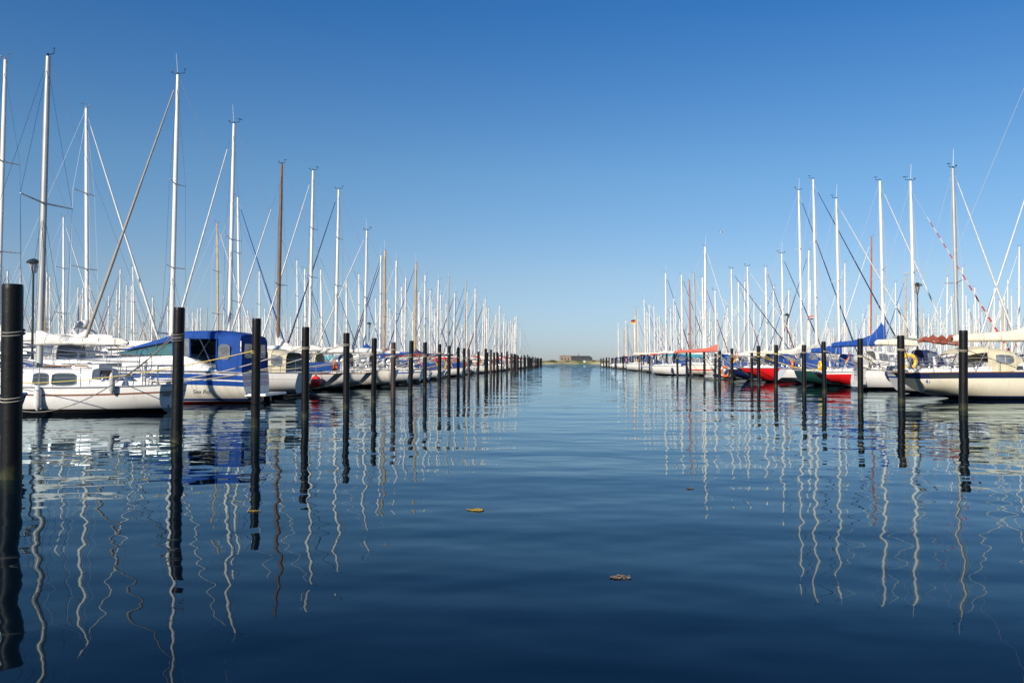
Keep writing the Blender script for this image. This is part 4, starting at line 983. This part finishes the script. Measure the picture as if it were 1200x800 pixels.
def street_lamp(x, d, H, label, first=[]):
    if first:
        o = copy_tree(first[0])
    else:
        o = empty('street_lamp'); first.append(o); h = 5.4
        mb = MB(); mb.tube([(0, 0, 0), (0, 0, .8), (0, 0, h)], [.07, .06, .045], lampm, 8); pole = mb.build('pole', o)
        mb = MB()
        for a in (0, 120, 240):
            c, s = math.cos(R(a+30)), math.sin(R(a+30)); mb.tube([(0, 0, h-.05), (.12*c, .12*s, h+.08), (.24*c, .24*s, h+.5)], .016, lampm, 5)
        mb.build('bracket', pole)
        mb = MB(); mb.lathe([(.31, h+.5), (.32, h+.53), (.25, h+.62), (.13, h+.69), (.02, h+.73)], lampm, n=16); mb.build('lamp_shade', o)
        mb = MB(); mb.lathe([(.02, h+.02), (.09, h+.06), (.15, h+.3), (.19, h+.495)], mat('lamp_glass', (.45, .48, .48), .15, 0, .05), n=12); mb.build('lamp_glass', o)
    s = (H - .62) / 6.16; o.location = (x, d, .62); o.scale = (s, s, s); tag(o, label, 'street lamp', 'street lamps along the jetties')
street_lamp(LX(-22.4, 36), 36, 6.0, 'dark street lamp beside the mast of the small white sloop')
street_lamp(26.8, 64, 7.6, 'dark street lamp rising behind the mast with the red and white furled jib')
street_lamp(26.8, 101, 7.4, 'dark street lamp behind the boat with blue weather cloths')
street_lamp(LX(-22.4, 98), 98, 6.2, 'dark street lamp among the masts in the middle of the left row')
street_lamp(LX(-22.4, 165), 165, 7.6, 'dark street lamp near the far end of the left jetty')
street_lamp(26.8, 178, 7.6, 'dark street lamp near the far end of the right jetty')

# small flags aloft
flag((19.0, 213, 11.2), GER, 'German flag flying from a varnished mast far down the right row', 0, 1.3, .9, 1.0, .1, False)
flag((27.6, 93, 6.0), ('scarlet', 'white', 'navy'), 'small red, white and blue flag flying among the masts of the right row', 0, .6, .42, .7, .05, False)

# ================================================================== gull, seaweed
g = empty('gull', (18.9, 100, 16.8), R(20)); mb = MB(); gm = mat('gull_feathers', (.72, .72, .72), .8)
mb.tube([(-.3, 0, 0), (-.1, 0, .01), (.12, 0, .02), (.24, 0, .03), (.3, 0, .02)], [.02, .07, .08, .05, .015], gm, 8); mb.build('body', g)
for sd in (-1, 1):
    mb = MB(); mb.loft([[Vector((.1-.05*k*k, sd*(.05+.6*k), .05+.16*math.sin(k*2.6))), Vector((0-.1*k, sd*(.05+.6*k), .065+.16*math.sin(k*2.6))), Vector((-.1-.02*k, sd*(.05+.6*k), .045+.16*math.sin(k*2.6)))] for k in (0, .25, .5, .75, 1)], gm, True, True, True); mb.build('wing', g)
g.scale = (.75, .75, .75); tag(g, 'pale gull gliding in the sky above the right row of masts', 'bird')
def seaweed(px, py, w, colr, label, seed):
    d = 1600/(py-424); x = (px-657)*d/1000; r_ = random.Random(seed); o = empty('seaweed', (x, d, 0)); mb = MB(); m = mat('seaweed_'+str(seed), colr, .45, 0, .5, 14)
    for i in range(46 if seed in (1, 3) else 24):
        a = r_.uniform(0, 6.28); rr = w*.5*math.sqrt(r_.random())*.8; c = Vector((rr*math.cos(a), rr*math.sin(a)*.7, .006)); b = r_.uniform(0, 6.28); ln = w*r_.uniform(.1, .28)
        pts = [c + Vector((math.cos(b + k*.35)*ln*k/3, math.sin(b + k*.35)*ln*k/3, -.002 + .007*r_.random())) for k in range(4)]
        mb.tube(pts, [w*.02, w*.035, w*.03, w*.008], m, 4, 1.0)
    f = mb.build('frond', o); f['label'] = 'tangled fronds'
    return tag(o, label, 'seaweed', 'clumps of floating seaweed')
seaweed(558, 597, .19, (.32, .22, .03), 'small yellow clump of seaweed floating in mid fairway', 1)
seaweed(726, 675, .17, (.18, .14, .10), 'ragged brown clump of seaweed floating in the dark foreground water', 2)
seaweed(299, 598, .13, (.22, .16, .02), 'olive clump of seaweed floating by the third left pile', 3)
seaweed(808, 572, .12, (.10, .08, .05), 'flat brown scrap of seaweed floating right of the fairway centre', 5)

# ================================================================== far shore
def shore():
    gm = mat('dune_grass', (.42, .36, .17), .95, 0, .45, .06, bump=.2, bscale=1.5)
    nt = gm.node_tree; N = nt.nodes; Lk = nt.links; p = N['Principled BSDF']; geo = N.new('ShaderNodeNewGeometry')
    n = N.new('ShaderNodeTexNoise'); n.inputs['Scale'].default_value = .09; n.inputs['Detail'].default_value = 6; Lk.new(geo.outputs['Position'], n.inputs['Vector'])
    mr = N.new('ShaderNodeMapRange'); mr.inputs[1].default_value = .47; mr.inputs[2].default_value = .58; Lk.new(n.outputs[0], mr.inputs[0])
    mx = N.new('ShaderNodeMix'); mx.data_type = 'RGBA'; mx.inputs[7].default_value = (.13, .16, .05, 1); old = p.inputs['Base Color'].links[0].from_socket
    Lk.new(mr.outputs[0], mx.inputs[0]); Lk.new(old, mx.inputs[6]); Lk.new(mx.outputs[2], p.inputs['Base Color'])
    mb = MB(); xs = [-1500 + 12*i for i in range(251)]; rows = [(690, -.5, 0), (692, .25, 0), (700, 1.1, .6), (715, 2.1, 1.2), (735, 3.0, 1.5), (770, 2.4, 1.0), (850, .2, 0)]
    rings = []
    for d, z, a in rows:
        rings.append([Vector((x, d + 5*noise.noise(Vector((x*.012, 3, d)))*(d < 720), z + a*noise.noise(Vector((x*.02, d*.02, 1))) + a*.6*noise.noise(Vector((x*.08, d*.05, 7))))) for x in xs])
    mb.loft(rings, gm, closed=False); return tag(mb.build('hills', None, ang=180), 'low grassy dunes on the far shore', None, None, 'structure')
shore()
def far_building():
    o = empty('building', (0, 730, 2.2)); brick = mat('pale_brick', (.25, .19, .145), .85, 0, .25, .5); dk = mat('slate_roof', (.035, .04, .05), .7, 0, .2, .4)
    # gabled brick block at the left, long dark roofed hall to the right
    mb = MB(); mb.loft([[Vector((x, -5, 0)), Vector((x, 5, 0)), Vector((x, 5, 3.6)), Vector((x, 2.5, 5.0)), Vector((x, -2.5, 5.0)), Vector((x, -5, 3.6))] for x in (-1.0, 9.0)], brick, True, True, True); mb.build('wall', o, ang=20)
    mb = MB()
    for x in (1.2, 4.0, 6.6): mb.box((x, -5.06, 1.9), (1.1, .1, 1.5), GLASS())
    mb.build('window', o)
    mb = MB(); mb.loft([[Vector((x, -4.6, 0)), Vector((x, 4.6, 0)), Vector((x, 4.6, 3.0)), Vector((x+e, 2.2, 4.6)), Vector((x+e, -2.2, 4.6)), Vector((x, -4.6, 3.0))] for x, e in ((9.02, 0), (27.0, -2.2))], dk, True, True, True); rf = mb.build('roof', o, ang=20)
    mb = MB(); mb.box((15.2, 0, 5.2), (.9, .9, 1.5), mat('red_brick', (.3, .1, .06), .8)); mb.tube([(15.2, 0, 5.9), (15.2, 0, 7.4)], .08, BLACK(), 5); mb.box((2.2, 0, 5.3), (.7, .7, .9), brick); mb.build('chimney', rf)
    tag(o, 'long low brick building with dark roof on the far dunes', 'building')
far_building()
gmat = mat('bush_leaves', (.055, .075, .03), .9, 0, .5, 1)
for i, (x, w, hgt) in enumerate(((-7, 9, 2.3), (6, 5, 1.6), (16, 7, 1.2), (27.5, 5, 1.4), (42, 4, 2.6), (-21, 5, 1.2))):
    o = empty('bush', (x, 708 if i < 4 else 712, 1.2)); mb = MB(); rr = random.Random(i)
    for k in range(260):
        a, b = rr.uniform(0, 6.28), rr.random(); c = Vector((math.cos(a)*w*.5*math.sqrt(b), math.sin(a)*1.8*math.sqrt(b), rr.random()*hgt*(1-b*.7))); u = Vector((rr.gauss(0, 1), rr.gauss(0, 1), rr.gauss(0, 1))).normalized()*.35; v = u.orthogonal().normalized()*.28
        mb.add([c-u, c+v, c+u, c-v], [(0,1,2,3)], gmat)
    mb.build('foliage', o, smooth=False); tag(o, ['wide dark green bush left of the low brick building', 'dark bush in front of the brick gable', 'low bush below the dark roof', 'low bush right of the dark roofed building', 'dark bush near the last right pile', 'small bush at the left end of the visible dunes'][i], 'bush', 'bushes on the far dunes')
o = empty('shed', (19.5, 700, 1.0)); mb = MB(); mb.box((0, 0, .7), (1.7, 1.5, 1.4), gel('white')); mb.build('wall', o, smooth=False); mb = MB(); mb.loft([[Vector((x, -.95, 1.4)), Vector((x, 0, 1.9)), Vector((x, .95, 1.4))] for x in (-1, 1)], gel('grey'), True, True, True); mb.build('roof', o, smooth=False)
tag(o, 'small white shed on the dunes right of the long building', 'shed')

# ================================================================== water
def water():
    m = bpy.data.materials.new('harbour_water'); m.use_nodes = True; nt = m.node_tree; N = nt.nodes; Lk = nt.links; p = N['Principled BSDF']
    geo = N.new('ShaderNodeNewGeometry'); last = None
    def wave(scale, amp, sx=1.0, sy=1.0, detail=1.0, off=0.0, warp=0.0):
        mp = N.new('ShaderNodeMapping'); mp.inputs['Scale'].default_value = (sx, sy, 1); mp.inputs['Location'].default_value = (off, off*1.7, off)
        mp.inputs['Rotation'].default_value = (0, 0, off*.05)
        Lk.new(geo.outputs['Position'], mp.inputs[0])
        n = N.new('ShaderNodeTexNoise'); n.inputs['Scale'].default_value = scale; n.inputs['Detail'].default_value = detail; n.inputs['Roughness'].default_value = .4; n.inputs['Distortion'].default_value = warp
        Lk.new(mp.outputs[0], n.inputs['Vector'])
        k = N.new('ShaderNodeMath'); k.operation = 'MULTIPLY'; k.inputs[1].default_value = amp; Lk.new(n.outputs[0], k.inputs[0]); return k.outputs[0]
    def addn(a, b):
        k = N.new('ShaderNodeMath'); Lk.new(a, k.inputs[0]); Lk.new(b, k.inputs[1]); return k.outputs[0]
    hh = addn(wave(1.15, WAVES[0], 1, 1.25, 1, 3), wave(.38, WAVES[1], .7, 1.2, 0, 11)); hh = addn(hh, wave(.55, WAVES[3], .16, 1.15, 1, 31)); hh = addn(hh, wave(4.2, WAVES[2], .9, 1.2, 1, 5))
    # a light breeze roughens the open water past the piers
    sx = N.new('ShaderNodeSeparateXYZ'); Lk.new(geo.outputs['Position'], sx.inputs[0])
    mr = N.new('ShaderNodeMapRange'); mr.inputs[1].default_value = 50; mr.inputs[2].default_value = 260; mr.inputs[3].default_value = 0; mr.inputs[4].default_value = 1.2; Lk.new(sx.outputs[1], mr.inputs[0])
    nb = N.new('ShaderNodeTexNoise'); nb.inputs['Scale'].default_value = 1.3; nb.inputs['Detail'].default_value = 2; Lk.new(geo.outputs['Position'], nb.inputs['Vector'])
    sb = N.new('ShaderNodeVectorMath'); sb.operation = 'SUBTRACT'; sb.inputs[1].default_value = (.5, .5, .5); Lk.new(nb.outputs['Color'], sb.inputs[0])
    ml = N.new('ShaderNodeVectorMath'); ml.operation = 'MULTIPLY'; Lk.new(sb.outputs[0], ml.inputs[0])
    cb = N.new('ShaderNodeCombineXYZ'); Lk.new(mr.outputs[0], cb.inputs[0]); Lk.new(mr.outputs[0], cb.inputs[1]); Lk.new(cb.outputs[0], ml.inputs[1])
    an = N.new('ShaderNodeVectorMath'); an.operation = 'ADD'; an.inputs[1].default_value = (0, 0, 1); Lk.new(ml.outputs[0], an.inputs[0])
    nn = N.new('ShaderNodeVectorMath'); nn.operation = 'NORMALIZE'; Lk.new(an.outputs[0], nn.inputs[0])
    b = N.new('ShaderNodeBump'); b.inputs['Strength'].default_value = 1; b.inputs['Distance'].default_value = 1; Lk.new(hh, b.inputs['Height']); Lk.new(nn.outputs[0], b.inputs['Normal'])
    # dark water body under a clear reflecting surface
    body = N.new('ShaderNodeBsdfDiffuse'); body.inputs['Color'].default_value = (.0015, .0055, .011, 1); Lk.new(b.outputs[0], body.inputs['Normal'])
    refl = N.new('ShaderNodeBsdfGlossy'); refl.inputs['Color'].default_value = (.76, .92, 1.0, 1); refl.inputs['Roughness'].default_value = .012; Lk.new(b.outputs[0], refl.inputs['Normal'])
    fr = N.new('ShaderNodeFresnel'); fr.inputs['IOR'].default_value = 1.33; Lk.new(b.outputs[0], fr.inputs['Normal'])
    pw = N.new('ShaderNodeMath'); pw.operation = 'POWER'; pw.inputs[1].default_value = 1.15; Lk.new(fr.outputs[0], pw.inputs[0])
    ms = N.new('ShaderNodeMixShader'); Lk.new(pw.outputs[0], ms.inputs[0]); Lk.new(body.outputs[0], ms.inputs[1]); Lk.new(refl.outputs[0], ms.inputs[2])
    Lk.new(ms.outputs[0], N['Material Output'].inputs['Surface']); N.remove(p)
    mb = MB(); mb.add([(-9000, -60, 0), (9000, -60, 0), (9000, 16000, 0), (-9000, 16000, 0)], [(0,1,2,3)], m)
    return tag(mb.build('water', None, smooth=False), 'calm dark blue harbour water', None, None, 'structure')
WAVES = (.0145, .030, .0006, .026)
water()

# ================================================================== light, sky, camera
SUN_EL = 26.0; SUN_DIR = Vector((-.55, -.835, 0)).normalized()
sd = bpy.data.lights.new('sun', 'SUN'); sd.energy = 5.0; sd.angle = R(.53); sd.color = (1.0, .90, .77)
so = bpy.data.objects.new('sun', sd); COL.objects.link(so)
tosun = Vector((SUN_DIR.x*math.cos(R(SUN_EL)), SUN_DIR.y*math.cos(R(SUN_EL)), math.sin(R(SUN_EL))))
so.rotation_euler = tosun.to_track_quat('Z', 'Y').to_euler(); so.location = (-30, -40, 60)
w = bpy.data.worlds.new('World'); scene.world = w; w.use_nodes = True; nt = w.node_tree
bg = nt.nodes['Background']; sky = nt.nodes.new('ShaderNodeTexSky'); sky.sky_type = 'NISHITA'; sky.sun_disc = False
sky.sun_elevation = R(SUN_EL); sky.sun_rotation = math.atan2(SUN_DIR.x, SUN_DIR.y); sky.altitude = 0; sky.air_density = 1.0; sky.dust_density = .35; sky.ozone_density = 1.0
# deep, polarised blue of a clear morning sky: tint by elevation of the view into the sky
tc = nt.nodes.new('ShaderNodeTexCoord'); sz = nt.nodes.new('ShaderNodeSeparateXYZ'); nt.links.new(tc.outputs['Generated'], sz.inputs[0])
rp = nt.nodes.new('ShaderNodeValToRGB'); cr = rp.color_ramp; cr.interpolation = 'LINEAR'
TINT = [(0.0, (.57, .71, 1.10)), (.019, (.56, .72, 1.17)), (.098, (.63, .77, 1.02)), (.214, (.53, .82, 1.078)), (.383, (.235, .663, 1.135)), (.8, (.2, .6, 1.15))]
while len(cr.elements) < len(TINT): cr.elements.new(.5)
for e, (p_, c) in zip(cr.elements, TINT): e.position = p_; e.color = (c[0]/1.2, c[1]/1.2, c[2]/1.2, 1)
nt.links.new(sz.outputs[2], rp.inputs[0])
mt = nt.nodes.new('ShaderNodeMix'); mt.data_type = 'RGBA'; mt.blend_type = 'MULTIPLY'; mt.inputs[0].default_value = 1
nt.links.new(sky.outputs[0], mt.inputs[6]); nt.links.new(rp.outputs[0], mt.inputs[7]); nt.links.new(mt.outputs[2], bg.inputs['Color']); bg.inputs['Strength'].default_value = .097

cd = bpy.data.cameras.new('camera'); cam = bpy.data.objects.new('camera', cd); COL.objects.link(cam); scene.camera = cam
cd.sensor_fit = 'HORIZONTAL'; cd.sensor_width = 36; cd.lens = 30; cd.shift_x = -57/1200; cd.shift_y = 0; cd.clip_start = .1; cd.clip_end = 30000
cam.location = (0, 0, 1.6); cam.rotation_euler = (R(90) + math.atan(24/1000), 0, 0)
vs = scene.view_settings; vs.view_transform = 'Standard'; vs.look = 'None'; vs.exposure = .3; vs.gamma = 1; vs.use_curve_mapping = False
scene.render.engine = 'CYCLES'; cy = scene.cycles; cy.use_denoising = True; cy.max_bounces = 8; cy.glossy_bounces = 4; cy.diffuse_bounces = 3; cy.caustics_reflective = False; cy.caustics_refractive = False
cy.sample_clamp_indirect = 8
